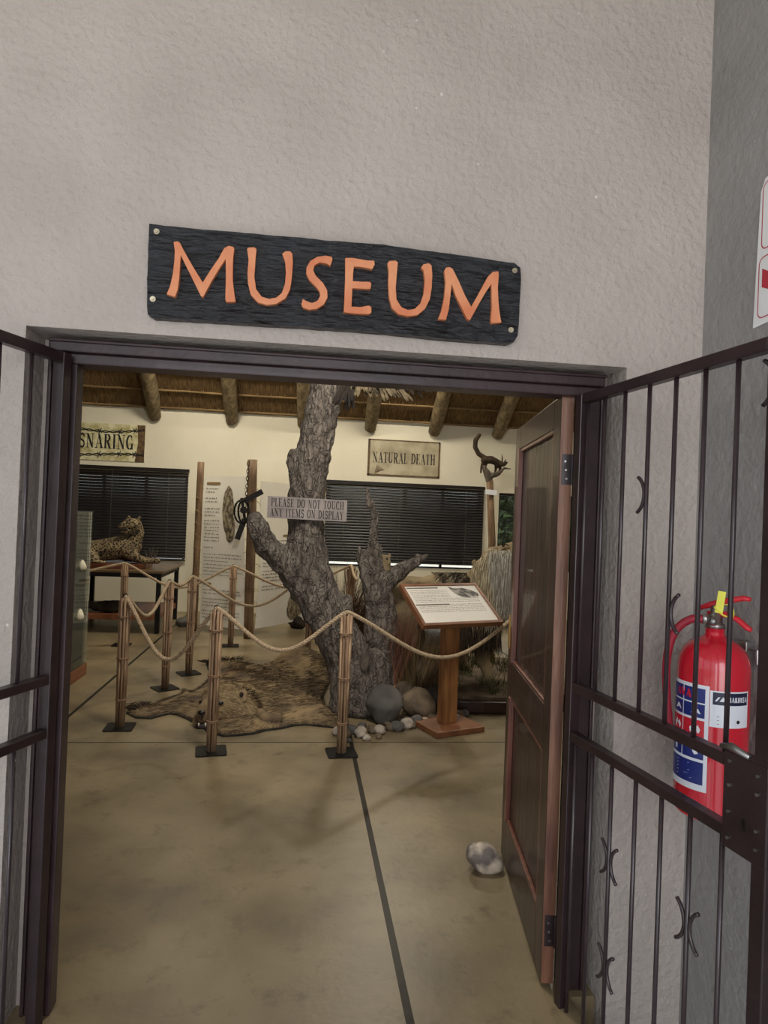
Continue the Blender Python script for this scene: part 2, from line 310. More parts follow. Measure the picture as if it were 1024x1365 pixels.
def obj(name, mb, m, parent=None, smooth=False, base=None, bevel=0, fuse=0, disp=0, dscale=.2, kind=None, sub=0):
    """links the collected geometry as one mesh; base moves its origin there"""
    me = bpy.data.meshes.new(name)
    if parent is not None and base is None and parent.get('world_built'): base = parent.location
    b = Vector(base) if base is not None else Vector((0, 0, 0))
    me.from_pydata([p-b for p in mb.v], [], mb.f); me.validate(); me.update()
    bm = bmesh.new(); bm.from_mesh(me); bmesh.ops.recalc_face_normals(bm, faces=bm.faces) if len(bm.faces) < 60000 and not fuse else None; bm.to_mesh(me); bm.free()
    me.materials.append(M[m] if isinstance(m, str) else m)
    if smooth: me.polygons.foreach_set('use_smooth', [True]*len(me.polygons))
    o = bpy.data.objects.new(name, me); COL.objects.link(o)
    if parent is not None: o.parent = parent
    else: o.location = b
    if fuse:
        md = o.modifiers.new('fuse', 'REMESH'); md.mode = 'VOXEL'; md.voxel_size = fuse; md.use_smooth_shade = True
        sm = o.modifiers.new('smooth', 'SMOOTH'); sm.factor = .5; sm.iterations = 4
    if disp:
        tx = bpy.data.textures.new(name+'_relief', 'CLOUDS'); tx.noise_scale = dscale; tx.noise_depth = 4
        d = o.modifiers.new('relief', 'DISPLACE'); d.texture = tx; d.strength = disp; d.mid_level = .5; d.texture_coords = 'LOCAL'
    if bevel:
        bv = o.modifiers.new('bevel', 'BEVEL'); bv.width = bevel; bv.segments = 2; bv.limit_method = 'ANGLE'
    if sub:
        sb = o.modifiers.new('sub', 'SUBSURF'); sb.levels = sub; sb.render_levels = sub
    if kind: o['kind'] = kind
    return o
def tag(o, label, cat, group=None):
    o['label'] = label; o['category'] = cat
    if group: o['group'] = group
    return o
def thing(name, label, cat, loc=(0, 0, 0), rotz=0, group=None, local=False):
    o = bpy.data.objects.new(name, None); COL.objects.link(o); o.location = loc; o.rotation_euler = (0, 0, rotz); o.empty_display_size = .1
    if not local: o['world_built'] = 1
    return tag(o, label, cat, group)
def struct(name, mb, m, **k): return obj(name, mb, m, kind='structure', **k)
def dup(root, loc, rotz=None, label=None, group=None):
    r = root.copy(); COL.objects.link(r); r.location = loc
    if rotz is not None: r.rotation_euler = (0, 0, rotz)
    if label: r['label'] = label
    if group: r['group'] = group
    for ch in list(root.children):
        c = ch.copy(); COL.objects.link(c); c.parent = r
        for g in list(ch.children):
            d = g.copy(); COL.objects.link(d); d.parent = c
    return r

# ------------------------------------------------------------------ lettering (stroke letters with serifs)
def ell(cx, cy, rx, ry, a0, a1, n=12): return [(cx+rx*math.cos(math.radians(a0+(a1-a0)*i/n)), cy+ry*math.sin(math.radians(a0+(a1-a0)*i/n))) for i in range(n+1)]
T, t_ = .155, .05
GL = {
 'P': (.60, [(T, [(.15,0),(.15,1)]), ('c', [(.15,.97),(.32,.97)]+ell(.32,.74,.2,.23,90,-90)+[(.15,.51)])], [(.15,0),(.12,1)]),
 'L': (.56, [(T, [(.15,0),(.15,1)]), (t_, [(.15,.03),(.5,.03)]), (t_, [(.5,.0),(.52,.25)])], [(.15,1),(.13,0)]),
 'E': (.60, [(T, [(.15,0),(.15,1)]), (t_, [(.15,.03),(.52,.03),(.54,.22)]), (t_, [(.15,.97),(.5,.97),(.52,.78)]), (t_, [(.15,.52),(.4,.52)]), (t_, [(.4,.42),(.4,.62)])], [(.12,0),(.12,1)]),
 'A': (.70, [(t_, [(.1,0),(.34,1)]), (T, [(.34,.97),(.58,0)]), (t_, [(.18,.33),(.5,.33)])], [(.1,0),(.58,0)]),
 'S': (.58, [('s', ell(.3,.74,.17,.22,20,250,10)+ell(.3,.26,.19,.24,75,-160,10)), (t_, [(.47,.98),(.47,.72)]), (t_, [(.1,.02),(.1,.28)])], []),
 'D': (.68, [(T, [(.15,0),(.15,1)]), ('c', [(.15,.97),(.28,.97)]+ell(.28,.5,.3,.47,90,-90)+[(.15,.03)])], [(.1,0),(.1,1)]),
 'O': (.68, [('c', ell(.33,.5,.25,.48,0,360,24))], []),
 'N': (.74, [(t_, [(.14,0),(.14,1)]), (T, [(.14,.97),(.58,.03)]), (t_, [(.58,0),(.58,1)])], [(.14,0),(.08,1),(.58,1)]),
 'T': (.62, [(T, [(.3,0),(.3,1)]), (t_, [(.04,.97),(.56,.97)]), (t_, [(.04,1),(.03,.76)]), (t_, [(.56,1),(.57,.76)])], [(.3,0)]),
 'U': (.72, [('c', [(.16,1),(.16,.3)]+ell(.35,.3,.19,.27,180,360,10)), (t_, [(.54,.3),(.54,1)])], [(.16,1),(.54,1)]),
 'C': (.62, [('c', ell(.33,.5,.25,.48,50,320,18)), (t_, [(.5,.98),(.5,.7)])], []),
 'H': (.72, [(T, [(.15,0),(.15,1)]), (T, [(.56,0),(.56,1)]), (t_, [(.15,.52),(.56,.52)])], [(.15,0),(.15,1),(.56,0),(.56,1)]),
 'Y': (.66, [(T, [(.1,1),(.32,.48)]), (t_, [(.32,.48),(.55,1)]), (T, [(.32,.5),(.32,0)])], [(.1,1),(.55,1),(.32,0)]),
 'I': (.36, [(T, [(.17,0),(.17,1)])], [(.17,0),(.17,1)]),
 'M': (.86, [(t_, [(.12,0),(.12,1)]), (T, [(.14,.97),(.4,.05)]), (t_, [(.4,.05),(.66,.97)]), (T, [(.68,0),(.68,1)])], [(.12,0),(.1,1),(.68,0),(.7,1)]),
 'R': (.68, [(T, [(.15,0),(.15,1)]), ('c', [(.15,.97),(.32,.97)]+ell(.32,.75,.18,.22,90,-90)+[(.15,.53)]), (T, [(.32,.53),(.56,0)])], [(.15,0),(.12,1),(.57,0)]),
 'G': (.68, [('c', ell(.33,.5,.25,.48,50,300,18)), (T, [(.52,.05),(.52,.42)]), (t_, [(.5,.98),(.5,.7)])], [(.52,.42)]),
 'B': (.62, [(T, [(.15,0),(.15,1)]), ('c', [(.15,.97),(.32,.97)]+ell(.32,.76,.15,.21,90,-90)+[(.15,.55)]), ('c', [(.15,.53),(.34,.53)]+ell(.34,.28,.19,.25,90,-90)+[(.15,.03)])], []),
 'K': (.64, [(T, [(.15,0),(.15,1)]), (.1, [(.15,.42),(.5,1)]), (T, [(.27,.55),(.56,0)])], []),
 'V': (.66, [(T, [(.08,1),(.32,0)]), (.08, [(.32,0),(.56,1)])], []),
 ' ': (.38, [], [])}
def text(mb, s, O, U, V, h, width=None, lift=(0, 0, 0), track=0.06, serif=True, bold=1.0, mapf=None):
    """writes s in the plane of O, U (along) and V (up); each stroke is a thin raised ribbon"""
    O, U, V, lift = Vector(O), Vector(U), Vector(V), Vector(lift)
    nat = sum(GL[c][0]+track for c in s)*h; kx = (width/nat if width else 1)*h
    x = 0; layer = 0
    def put(a, b, wa, wb):
        nonlocal layer
        dx, dy = b[0]-a[0], b[1]-a[1]; L = math.hypot(dx, dy) or 1e-6; nx, ny = -dy/L, dx/L
        ex, ey = dx/L*.008, dy/L*.008; layer = (layer+1) % 5
        q = [(a[0]-ex+nx*wa/2, a[1]-ey+ny*wa/2), (b[0]+ex+nx*wb/2, b[1]+ey+ny*wb/2), (b[0]+ex-nx*wb/2, b[1]+ey-ny*wb/2), (a[0]-ex-nx*wa/2, a[1]-ey-ny*wa/2)]
        if mapf: mb.add([mapf(((x+p[0]))*kx, p[1]*h) for p in q], [(0, 1, 2, 3)])
        else: mb.add([O+U*((x+p[0])*kx)+V*(p[1]*h)+lift*(1+layer*.12) for p in q], [(0, 1, 2, 3)])
    for c in s:
        wd, strokes, serifs = GL[c]
        for wdt, pts in strokes:
            for a, b in zip(pts, pts[1:]):
                if wdt == 'c': k = t_+(T-t_)*abs(b[1]-a[1])/(math.hypot(b[0]-a[0], b[1]-a[1]) or 1)
                elif wdt == 's': k = t_+(T-t_)*(abs(b[0]-a[0])/(math.hypot(b[0]-a[0], b[1]-a[1]) or 1)*.4+.45)
                else: k = wdt
                put(a, b, k*bold, k*bold)
        if serif:
            for sx_, sy_ in serifs:
                y = .022 if sy_ < .5 else .978
                put((sx_-.13, y), (sx_+.13, y), .045*bold, .045*bold)
        x += wd+track
def scribble(mb, O, U, V, x0, x1, y, h, lift, full=.95, rnd=R):
    O, U, V, lift = Vector(O), Vector(U), Vector(V), Vector(lift); x = x0; end = x0+(x1-x0)*full
    while x < end:
        wl = rnd.uniform(1.5, 4.5)*h; e_ = min(x+wl, end); n = max(2, int((e_-x)/(h*.45)))
        for i in range(n):
            xa = x+(e_-x)*i/n; xb = xa+(e_-x)/n*.62; hh = h*rnd.choice((.5, .55, .6, .95)); yy = y-rnd.choice((0, 0, 0, .25))*h
            mb.add([O+U*a+V*b+lift for a, b in ((xa, yy), (xb, yy), (xb, yy+hh), (xa, yy+hh))], [(0, 1, 2, 3)])
        x = e_+h*.7

# ================================================================== THE SETTING
YO, YF, YI = 2.10, 2.20, 2.34           # outer face, frame, inner face of the entrance wall
OX0, OX1, OZ = -.842, 1.045, 2.122      # rough opening
mb = MB(); mb.box((-9, 2.17, -.3), (9, 12, 0)); mb.box((-.775, 1.92, -.3), (.96, 2.17, 0)); struct('floor', mb, 'concrete')
mb = MB(); mb.box((-9, -6, -.3), (9, 2.2, -.17)); struct('floor_porch', mb, 'porch_paving')
mb = MB()
def wallseg(mb, x0, x1, z0, z1, y0, y1): mb.box((x0, y0, z0), (x1, y1, z1))
xs = [-7, OX0, OX1, 1.31]
# entrance wall as one piece with the doorway cut out
def framed(mb, x0, x1, z0, z1, y0, y1, holes):
    cuts = sorted({x0, x1}|{h[0] for h in holes}|{h[1] for h in holes})
    for a, b in zip(cuts, cuts[1:]):
        hs = sorted([(h[2], h[3]) for h in holes if h[0] <= a and h[1] >= b]); z = z0
        for ha, hb in hs:
            if ha > z+1e-6: mb.box((a, y0, z), (b, y1, ha))
            z = hb
        if z1 > z: mb.box((a, y0, z), (b, y1, z1))
framed(mb, -6.2, 6.2, -.25, 4.3, YO, YI, [(OX0, OX1, -.26, OZ)])
struct('wall_front', mb, 'plaster')
mb = MB(); mb.box((1.31, -3.4, -.2), (1.55, YO, 4.3)); struct('wall_right', mb, 'plaster_side_shaded')
mb = MB(); mb.box((-4.2, -3.0, 4.3), (1.6, 2.4, 4.4)); struct('ceiling', mb, 'ceiling_paint')
# museum hall
YB = 10.8
W1 = (-4.4, -1.84, .80, 2.16); W2 = (.38, 2.93, .80, 2.12); W3 = (3.22, 4.6, .80, 2.09)
mb = MB(); framed(mb, -6.2, 6.2, 0, 3.6, YB, YB+.25, [W1, W2, W3]); struct('wall_back', mb, 'museum_wall')
mb = MB(); mb.box((-6.3, YI, 0), (-6.1, YB, 3.6)); mb.prism([(-6.3, YI-.1, 3.6), (-6.3, 6.5, 6.5), (-6.3, YB+.1, 3.4)], (.2, 0, 0)); struct('wall_left', mb, 'museum_wall')
mb = MB(); mb.box((6.1, YI, 0), (6.3, YB, 3.6)); mb.prism([(6.1, YI-.1, 3.6), (6.1, 6.5, 6.5), (6.1, YB+.1, 3.4)], (.2, 0, 0)); struct('wall_museum_right', mb, 'museum_wall')
# windows: reveal frame, sill and pane
for n, (x0, x1, z0, z1) in enumerate((W1, W2, W3), 1):
    g = MB()
    for a, b in (((x0, YB+.1, z0), (x1, YB+.15, z0+.02)), ((x0, YB+.1, z1-.04), (x1, YB+.15, z1)), ((x0, YB+.1, z0), (x0+.04, YB+.15, z1)), ((x1-.04, YB+.1, z0), (x1, YB+.15, z1))): g.box(a, b)
    for k in range(1, 4):
        xx = x0+(x1-x0)*k/4; g.box((xx-.02, YB+.1, z0), (xx+.02, YB+.15, z1))
    wf = struct('window_%d' % n, g, 'steel_frame')
    g = MB(); g.box((x0+.03, YB+.12, z0+.03), (x1-.03, YB+.126, z1-.03)); obj('window_glass', g, 'glass', wf)
# thatched roof: underside rising away from both eaves
SL = .78
def thz(Y): return 3.17+(YB-Y)*SL
mb = MB()
nx, ny = 90, 30
vs = []; fs = []
for i in range(nx+1):
    for j in range(ny+1):
        X = -6.3+12.6*i/nx; Y = YB+.3-(YB+.3-6.4)*j/ny
        vs.append((X, Y, thz(Y)+.02*noise.noise(Vector((X*3, Y*4, 0)))))
for i in range(nx):
    for j in range(ny): a = i*(ny+1)+j; fs.append((a, a+ny+1, a+ny+2, a+1))
mb.add(vs, fs); struct('ceiling_thatch', mb, 'thatch', smooth=True)
mb = MB(); mb.add([(-6.3, 6.4, thz(6.4)), (6.3, 6.4, thz(6.4)), (6.3, 2.2, 4.0), (-6.3, 2.2, 4.0)], [(0, 1, 2, 3)]); struct('ceiling_front_slope', mb, 'thatch')
# laths sewn under the thatch
k = 0
for Y in (10.74, 10.46, 10.18, 9.90, 9.62, 9.34):
    mb = MB(); pts = [(-6.2+12.4*i/40, Y+.012*noise.noise(Vector((i*.7, Y*3, 0))), thz(Y)-.035+.01*noise.noise(Vector((i*.5, 1, Y)))) for i in range(41)]
    mb.tube(pts, .017, 6)
    for i in range(60):                    # twine stitches
        X = -6.1+i*.205; mb.tube([(X, Y-.02, thz(Y)), (X, Y-.025, thz(Y)-.05), (X+.01, Y+.03, thz(Y)-.05), (X+.01, Y+.03, thz(Y))], .005, 4)
    k += 1; struct('trim_%d' % k, mb, 'lath', smooth=True)
# outside the back windows
mb = MB(); mb.box((-14, 11.2, -.12), (14, 40, -.05)); mb.box((-14, -30, -.12), (14, -6, -.05)); struct('ground', mb, 'paving')

# rafters (gum poles)
rpos = [(-3.55, .0, 'first gum pole rafter from the left, half behind the gate post above the SNARING sign'), (-2.36, .1, 'gum pole rafter above the right end of the SNARING sign'), (-1.18, 0, 'gum pole rafter above the standing pole with the white banner'), (-.06, -.05, 'gum pole rafter just left of the dead tree trunk'),
        (1.02, 0, 'short-looking gum pole rafter above the left corner of the NATURAL DEATH sign, under the bird'), (2.07, .05, 'gum pole rafter above the right corner of the NATURAL DEATH sign'), (3.14, .15, 'rightmost gum pole rafter, above the small cat with the curled tail')]
for i, (X, lean, lab) in enumerate(rpos):
    mb = MB(); pts = []; rad = []
    for q in range(14):
        Y = YB-.03-q*.33; pts.append((X+lean*(q*.06)+.02*noise.noise(Vector((q*.4, i, 0))), Y, thz(Y)-.155)); rad.append(.112*(1+.07*noise.noise(Vector((q*.8, i*3, 1)))))
    rad[0] *= .82
    pts.insert(0, (X, YB-.005, thz(YB-.005)-.15)); rad.insert(0, .06)
    mb.tube(pts, rad, 18)
    tag(obj('rafter', mb, 'gum_pole', smooth=True, base=pts[0]), lab, 'rafter', 'gum pole rafters under the thatch')

# ------------------------------------------------------------------ steel door frame
mb = MB()
def hprof(y0, y1, z0, z1, x0=-.80, x1=1.005): mb.box((x0, y0, z0), (x1, y1, z1))
hprof(2.165, 2.25, 2.068, 2.102); hprof(2.185, 2.27, 2.035, 2.068, -.79, .995); hprof(2.155, 2.17, 2.096, 2.106)
mb.box((-.80, 2.20, 0), (-.755, 2.25, 2.10)); mb.box((-.765, 2.195, 0), (-.722, 2.258, 2.07)); mb.box((-.812, 2.195, 0), (-.80, 2.21, 2.106))
mb.box((.955, 2.20, 0), (1.005, 2.25, 2.10)); mb.box((.935, 2.215, 0), (.962, 2.26, 2.07)); mb.box((1.005, 2.195, 0), (1.017, 2.21, 2.106))
struct('trim_7', mb, 'steel_frame', bevel=.004)
mb = MB(); mb.box((-.842, 2.25, 0), (-.80, 2.34, 2.12)); mb.box((1.0, 2.25, 0), (1.045, 2.34, 2.12)); mb.box((-.81, 2.26, 2.085), (1.01, 2.34, 2.122)); struct('trim_8', mb, 'plaster')

# ------------------------------------------------------------------ wooden door, opened inward
dx, dy = .131, .897; dl = math.hypot(dx, dy)
door = bpy.data.objects.new('door_1', None); COL.objects.link(door); door['kind'] = 'structure'
door.location = (.874, 2.225, .012); door.rotation_euler = (0, 0, math.atan2(dy, dx))
# local: x along leaf, y from -.044 (away) to 0 (seen face, y>0 side), z up
H = 2.03; LW = .905; TH = .044
mb = MB(); mb.box((0, -TH, 0), (.105, 0, H)); mb.box((LW-.105, -TH, 0), (LW, 0, H)); obj('stile', mb, 'door_wood', door, bevel=.003)
mb = MB(); mb.box((.105, -TH, H-.105), (LW-.105, 0, H)); mb.box((.105, -TH, .77), (LW-.105, 0, .93)); mb.box((.105, -TH, 0), (LW-.105, 0, .20)); obj('rail', mb, 'door_wood', door, bevel=.003)
for z0, z1 in ((.93, H-.105), (.20, .77)):
    mb = MB(); n = 9
    for i in range(n):
        a = .105+(LW-.21)*i/n; b = .105+(LW-.21)*(i+1)/n; mb.box((a, -.032, z0), (b-.003, -.016, z1)); mb.box((b-.003, -.030, z0), (b, -.019, z1))
    p = obj('door_panel', mb, 'door_wood', door)
    mb = MB()
    for a, b in (((.105, -.016, z0), (.120, -.001, z1)), ((LW-.125, -.016, z0), (LW-.09, .006, z1)), ((.12, -.016, z1-.015), (LW-.12, -.001, z1)), ((.12, -.016, z0), (LW-.12, -.001, z0+.015))): mb.box(a, b)
    obj('moulding', mb, 'door_moulding', door, bevel=.003)
mb = MB(); mb.box((-.0015, -TH+.001, .002), (.0, -.001, H-.002)); obj('door_edge', mb, 'door_edge', door)
for z in (1.72, .13):
    mb = MB(); mb.box((-.004, -TH+.006, z), (0, -.008, z+.105)); mb.tube([(-.008, -TH, z), (-.008, -TH, z+.105)], .007, 10)
    h_ = obj('hinge', mb, 'steel_paint', door)
    mb = MB()
    for q in (.02, .05, .08): mb.tube([(-.004, -.022+(q-.05)*.1, z+q), (-.0065, -.022+(q-.05)*.1, z+q)], .004, 8)
    obj('hinge_screw', mb, 'bare_steel', h_)
mb = MB(); mb.box((LW, -TH+.01, .98), (LW+.003, -.004, 1.14)); mb.box((LW-.03, 0, .98), (LW, .003, 1.14)); obj('lock_plate', mb, 'brass', door)
mb = MB(); mb.box((LW+.001, -TH+.016, 1.05), (LW+.010, -.016, 1.08)); obj('latch_bolt', mb, 'brass', door)

# ------------------------------------------------------------------ MUSEUM sign
ys = YO-.034
def sg(x, y, Y=ys): return at(x, y, Y)
outl = [(199, 298), (240, 303), (300, 308), (352, 313), (404, 317), (430, 320), (470, 323), (512, 326), (552, 332), (600, 338), (640, 344), (672, 349), (686, 350), (694, 357), (695, 372), (693, 400), (692, 430), (690, 447), (686, 455), (678, 458),
        (640, 455), (600, 452), (550, 447), (500, 442), (450, 438), (400, 435), (350, 432), (300, 429), (250, 426), (205, 423), (197, 419), (196, 410), (196, 380), (197, 350), (198, 320)]
sgn = thing('museum_sign', 'charred black plank sign over the doorway with orange carved letters reading MUSEUM', 'sign', (.1, YO, 2.33))
mb = MB(); pts = []
for (a, b) in zip(outl, outl[1:]+outl[:1]):
    for q in range(4):
        k = q/4; x = a[0]+(b[0]-a[0])*k; y = a[1]+(b[1]-a[1])*k; pts.append(sg(x+.7*noise.noise(Vector((x*.13, y*.1, 0))), y+1.0*noise.noise(Vector((x*.13, y*.13, 3)))))
# front face as a grid so that the charring has relief
mb.prism(pts, (0, .033, 0)); obj('board', mb, 'sign_board', sgn)
LA = lambda l: [(200+x/4.096, 300+y/4.096) for x, y in l]
LB = lambda l: [(440+x/3.938, 310+y/3.938) for x, y in l]
letters = [
 ('letter_m', LA([(128,92),(148,87),(163,95),(180,128),(200,165),(240,235),(288,312),(330,245),(375,180),(405,125),(430,112),(455,118),(461,130),(456,160),(453,200),(452,300),(460,370),(468,418),(415,420),(411,400),(414,300),(413,185),(380,235),(340,300),(290,393),(278,388),(235,300),(200,230),(168,165),(165,210),(160,290),(152,350),(137,392),(90,378),(110,330),(125,260),(133,190),(135,140)])),
 ('letter_u', LA([(530,130),(535,122),(570,120),(582,130),(577,180),(570,280),(580,350),(610,390),(650,402),(690,395),(720,370),(737,320),(742,260),(738,200),(722,155),(740,142),(765,142),(778,155),(781,200),(776,280),(766,350),(740,400),(690,430),(640,436),(590,423),(550,380),(535,320),(532,260),(538,190)])),
 ('letter_s', LA([(998,185),(992,172),(960,166),(915,172),(875,195),(855,230),(853,265),(870,300),(905,335),(925,360),(930,385),(915,412),(885,425),(850,412),(835,402),(826,432),(835,450),(870,462),(910,458),(950,433),(970,395),(968,355),(945,315),(905,275),(892,245),(900,218),(930,203),(965,210),(985,222)])),
 ('letter_e', LB([(80,132),(120,132),(200,146),(232,146),(236,165),(222,192),(205,188),(165,180),(126,178),(122,215),(120,254),(165,257),(210,258),(218,268),(213,296),(165,294),(118,292),(116,340),(113,388),(160,390),(205,382),(218,392),(218,420),(205,428),(140,426),(72,418),(76,340),(80,230)])),
 ('letter_u', LB([(302,160),(312,148),(345,146),(357,156),(352,210),(346,290),(350,350),(375,390),(410,406),(445,400),(475,370),(492,320),(498,250),(492,200),(479,182),(490,166),(520,160),(534,172),(538,220),(535,290),(525,350),(500,400),(460,433),(410,440),(360,428),(325,395),(310,340),(306,270),(308,200)])),
 ('letter_m', LB([(600,200),(610,183),(630,180),(645,190),(680,260),(710,330),(742,388),(770,340),(800,285),(830,230),(855,205),(885,202),(887,225),(882,290),(886,370),(893,430),(901,472),(850,476),(845,465),(850,390),(848,270),(820,310),(785,370),(735,461),(720,452),(690,390),(660,330),(640,270),(632,340),(625,400),(610,458),(567,456),(585,410),(600,340),(607,260)]))]
for nm, pl in letters:
    mb = MB(); mb.prism([at(x, y, ys-.016) for x, y in pl], (0, .018, 0)); obj(nm, mb, 'sign_letter', sgn, bevel=.0012)
for x, y in ((209, 309), (204, 399), (686, 361), (681, 440)):
    mb = MB(); c = sg(x, y); mb.tube([c, c+Vector((0, -.004, 0))], [.0085, .0085], 14); mb.tube([c+Vector((0, -.003, 0)), c+Vector((0, -.007, 0))], [.0055, .004], 6); obj('screw_head', mb, 'screw', sgn)

# ------------------------------------------------------------------ security gates
def make_gate(name, lab, hinge, rot, bars, width, scrolls, lock=True, top=2.03):
    g = thing(name, lab, 'gate', (hinge[0], hinge[1], 0), rot, local=True)
    mb = MB(); mb.box((-.014, -.018, -.06), (.02, .018, top)); obj('hinge_stile', mb, 'steel_paint', g, bevel=.003)
    mb = MB(); mb.box((width-.04, -.02, -.06), (width, .02, top)); obj('lock_stile', mb, 'steel_paint', g, bevel=.003)
    for z0, z1 in ((top-.032, top), (1.045, 1.073), (.882, .91), (-.06, -.03)):
        mb = MB(); mb.box((.02, -.016, z0), (width-.045, .016, z1)); obj('rail', mb, 'steel_paint', g, bevel=.003)
    for s_ in bars:
        mb = MB(); mb.tube([(s_, 0, 1.073), (s_, 0, top-.032)], .0062, 10); mb.tube([(s_, 0, -.03), (s_, 0, .882)], .0062, 10); obj('bar', mb, 'gate_bar', g, smooth=True)
    for s_, z, sides in scrolls:
        for sd in sides:
            mb = MB(); r_ = .055; pts = []
            for i in range(17):
                a = math.radians(-62+124*i/16); pts.append((s_+sd*(.0095+ r_*(1-math.cos(a))), 0, z+r_*math.sin(a)*1.05))
            mb.tube(pts, .0052, 8); obj('scroll', mb, 'gate_bar', g, smooth=True)
    for z in (.35, 1.75):
        hy_ = .022 if lock else -.022; mb = MB(); mb.tube([(-.012, hy_, z), (-.012, hy_, z+.09)], .007, 12); obj('hinge_barrel', mb, 'steel_paint', g, smooth=True)
    if lock:
        mb = MB(); mb.box((width-.125, -.022, .865), (width+.002, .022, 1.085)); lb = obj('lock_box', mb, 'steel_paint', g, bevel=.003)
        for a, b in ((.02, .02), (.02, .08), (.02, .14), (.02, .195), (.1, .03), (.1, .07), (.1, .15), (.1, .19)): mb = MB(); mb.tube([(width-.125+a, -.0225, .87+b), (width-.125+a, -.026, .87+b)], .004, 8); obj('rivet', mb, 'bare_steel', lb)
        mb = MB(); mb.tube([(width-.06, -.0225, .945), (width-.06, -.024, .945)], .006, 12); mb.box((width-.063, -.024, .925), (width-.057, -.0225, .945)); obj('keyhole', mb, 'nose_black', lb)
        mb = MB(); mb.tube([(width-.135, -.02, 1.09), (width-.10, -.024, 1.10), (width-.05, -.022, 1.092)], [.006, .009, .006], 8); obj('latch', mb, 'bare_steel', lb, smooth=True)
    return g
aR, aL = .145, -.37
rotR = math.atan2(-math.cos(aR), math.sin(aR)); rotL = math.atan2(-math.cos(aL), math.sin(aL))
barsR = [.035, .132, .236, .350, .460, .569, .676]
make_gate('security_gate', 'dark brown barred security gate swung open in front of the fire extinguisher', (.914, 2.14), rotR, barsR, .82,
          [(.236, .592, (1, -1)), (.569, .598, (1, -1)), (.236, .275, (1, -1)), (.350, 1.687, (-1,)), (.460, 1.369, (1,)), (.569, .20, (1, -1)), (.79, 1.93, (-1,))])
make_gate('security_gate', 'dark brown barred security gate swung open at the left side of the doorway', (-.752, 2.160), rotL, [.13, .245, .355, .46, .57, .68], .82, [], lock=False, top=2.06)

# ------------------------------------------------------------------ fire extinguisher on the right wall
EX, EY, EB = 1.197, 1.785, .775
EX, EY = 1.197, atX(951, 900, 1.197).y
fe = thing('fire_extinguisher', 'red fire extinguisher with blue and white labels hung on the right wall', 'fire extinguisher', (EX, EY, EB), local=True)
RR = .097
mb = MB(); prof = [(.05, 0), (RR-.012, .004), (RR-.002, .014), (RR, .03), (RR, .425), (RR-.004, .452), (RR-.014, .475), (RR-.032, .494), (.045, .505), (.030, .512), (.026, .520), (.026, .538)]
mb.lathe(prof, seg=48); obj('cylinder', mb, 'red_paint', fe, smooth=True)
def cyl(u, v, r=RR+.0008): return Vector((r*math.cos(u), r*math.sin(u), v))
# u measured so that the camera side is around 235 degrees
def cpatch(u0, u1, v0, v1, r, n=14):
    mb = MB(); vs = []
    for i in range(n+1):
        u = math.radians(u0+(u1-u0)*i/n); vs += [cyl(u, v0, r), cyl(u, v1, r)]
    mb.add(vs, [(2*i, 2*i+2, 2*i+3, 2*i+1) for i in range(n)]); return mb
# main label 165..255 deg, maker label 250..315
obj('main_label', cpatch(150, 232, .09, .385, RR+.0006), 'label_white', fe, smooth=True)
lab = MB()
def addp(dst, *a): obj('label_field', cpatch(*a), 'label_blue' if dst is blue else 'label_red', fe, smooth=True)
blue = MB(); red = MB(); white = MB(); navy = MB()
addp(blue, 152, 187, .335, .375, RR+.0012); addp(blue, 189, 226, .335, .375, RR+.0012); addp(blue, 152, 187, .293, .331, RR+.0012); addp(blue, 189, 226, .293, .331, RR+.0012)
addp(red, 152, 187, .238, .286, RR+.0012); addp(red, 189, 226, .238, .286, RR+.0012)
addp(blue, 152, 187, .178, .232, RR+.0012); addp(blue, 189, 226, .178, .232, RR+.0012); addp(blue, 152, 226, .108, .170, RR+.0012)
def wedge(mb_, uc, vc, pts, r, own=True):
    if mb_ is white and own: mb_ = MB()
    mb_.add([cyl(math.radians(uc+a), vc+b, r) for a, b in pts], [tuple(range(len(pts)))])
    if own and r > RR+.0017 and r < RR+.0019: obj('label_pictogram', mb_, 'label_white', fe)
for uc, vc in ((176, .262), (212, .262)):        # flame pictograms
    wedge(white, uc, vc, [(-9, -.012), (-10, 0), (-6, .006), (-4, .014), (0, .003), (4, .010), (8, -.002), (6, -.012)], RR+.0018)
for uc, vc in ((176, .312), (212, .312)): wedge(white, uc, vc, [(-8, -.008), (8, -.008), (4, .004), (-1, .008), (-4, 0)], RR+.0018)
wedge(white, 204, .205, [(8, -.016), (14, -.012), (0, .018), (-8, .012)], RR+.0018)
wedge(white, 174, .205, [(-4, -.016), (2, -.016), (2, .004), (8, .014), (4, .017), (-4, .006)], RR+.0018)
for q in range(5): wedge(white, 186, .160-q*.010, [(-8, 0), (R.uniform(5, 28), 0), (R.uniform(5, 28), .0016), (-8, .0016)], RR+.0018)
mb = MB(); text(mb, 'AVA', (0, 0, 0), (0, 0, 0), (0, 0, 0), .022, mapf=lambda x, y: cyl(math.radians(172)+x/RR*1.0, .345+y, RR+.002), serif=False, bold=1.7, width=.055); obj('label_lettering', mb, 'label_red', fe)
obj('maker_label', cpatch(233, 300, .275, .375, RR+.0009), 'label_white', fe, smooth=True)
mb = cpatch(237, 297, .337, .371, RR+.0014); obj('maker_label_band', mb, 'label_navy', fe, smooth=True)
mb = MB(); text(mb, 'BAKHISA', (0, 0, 0), (0, 0, 0), (0, 0, 0), .014, mapf=lambda x, y: cyl(math.radians(260)+x/RR, .346+y, RR+.002), serif=False, bold=1.4, width=.060)
wedge(mb, 246, .353, [(-6, -.006), (-3, -.006), (2, .006), (-1, .006)], RR+.002); wedge(mb, 250, .353, [(-3, -.006), (5, -.006), (6, .001), (2, .007)], RR+.002); obj('maker_name', mb, 'label_white', fe)
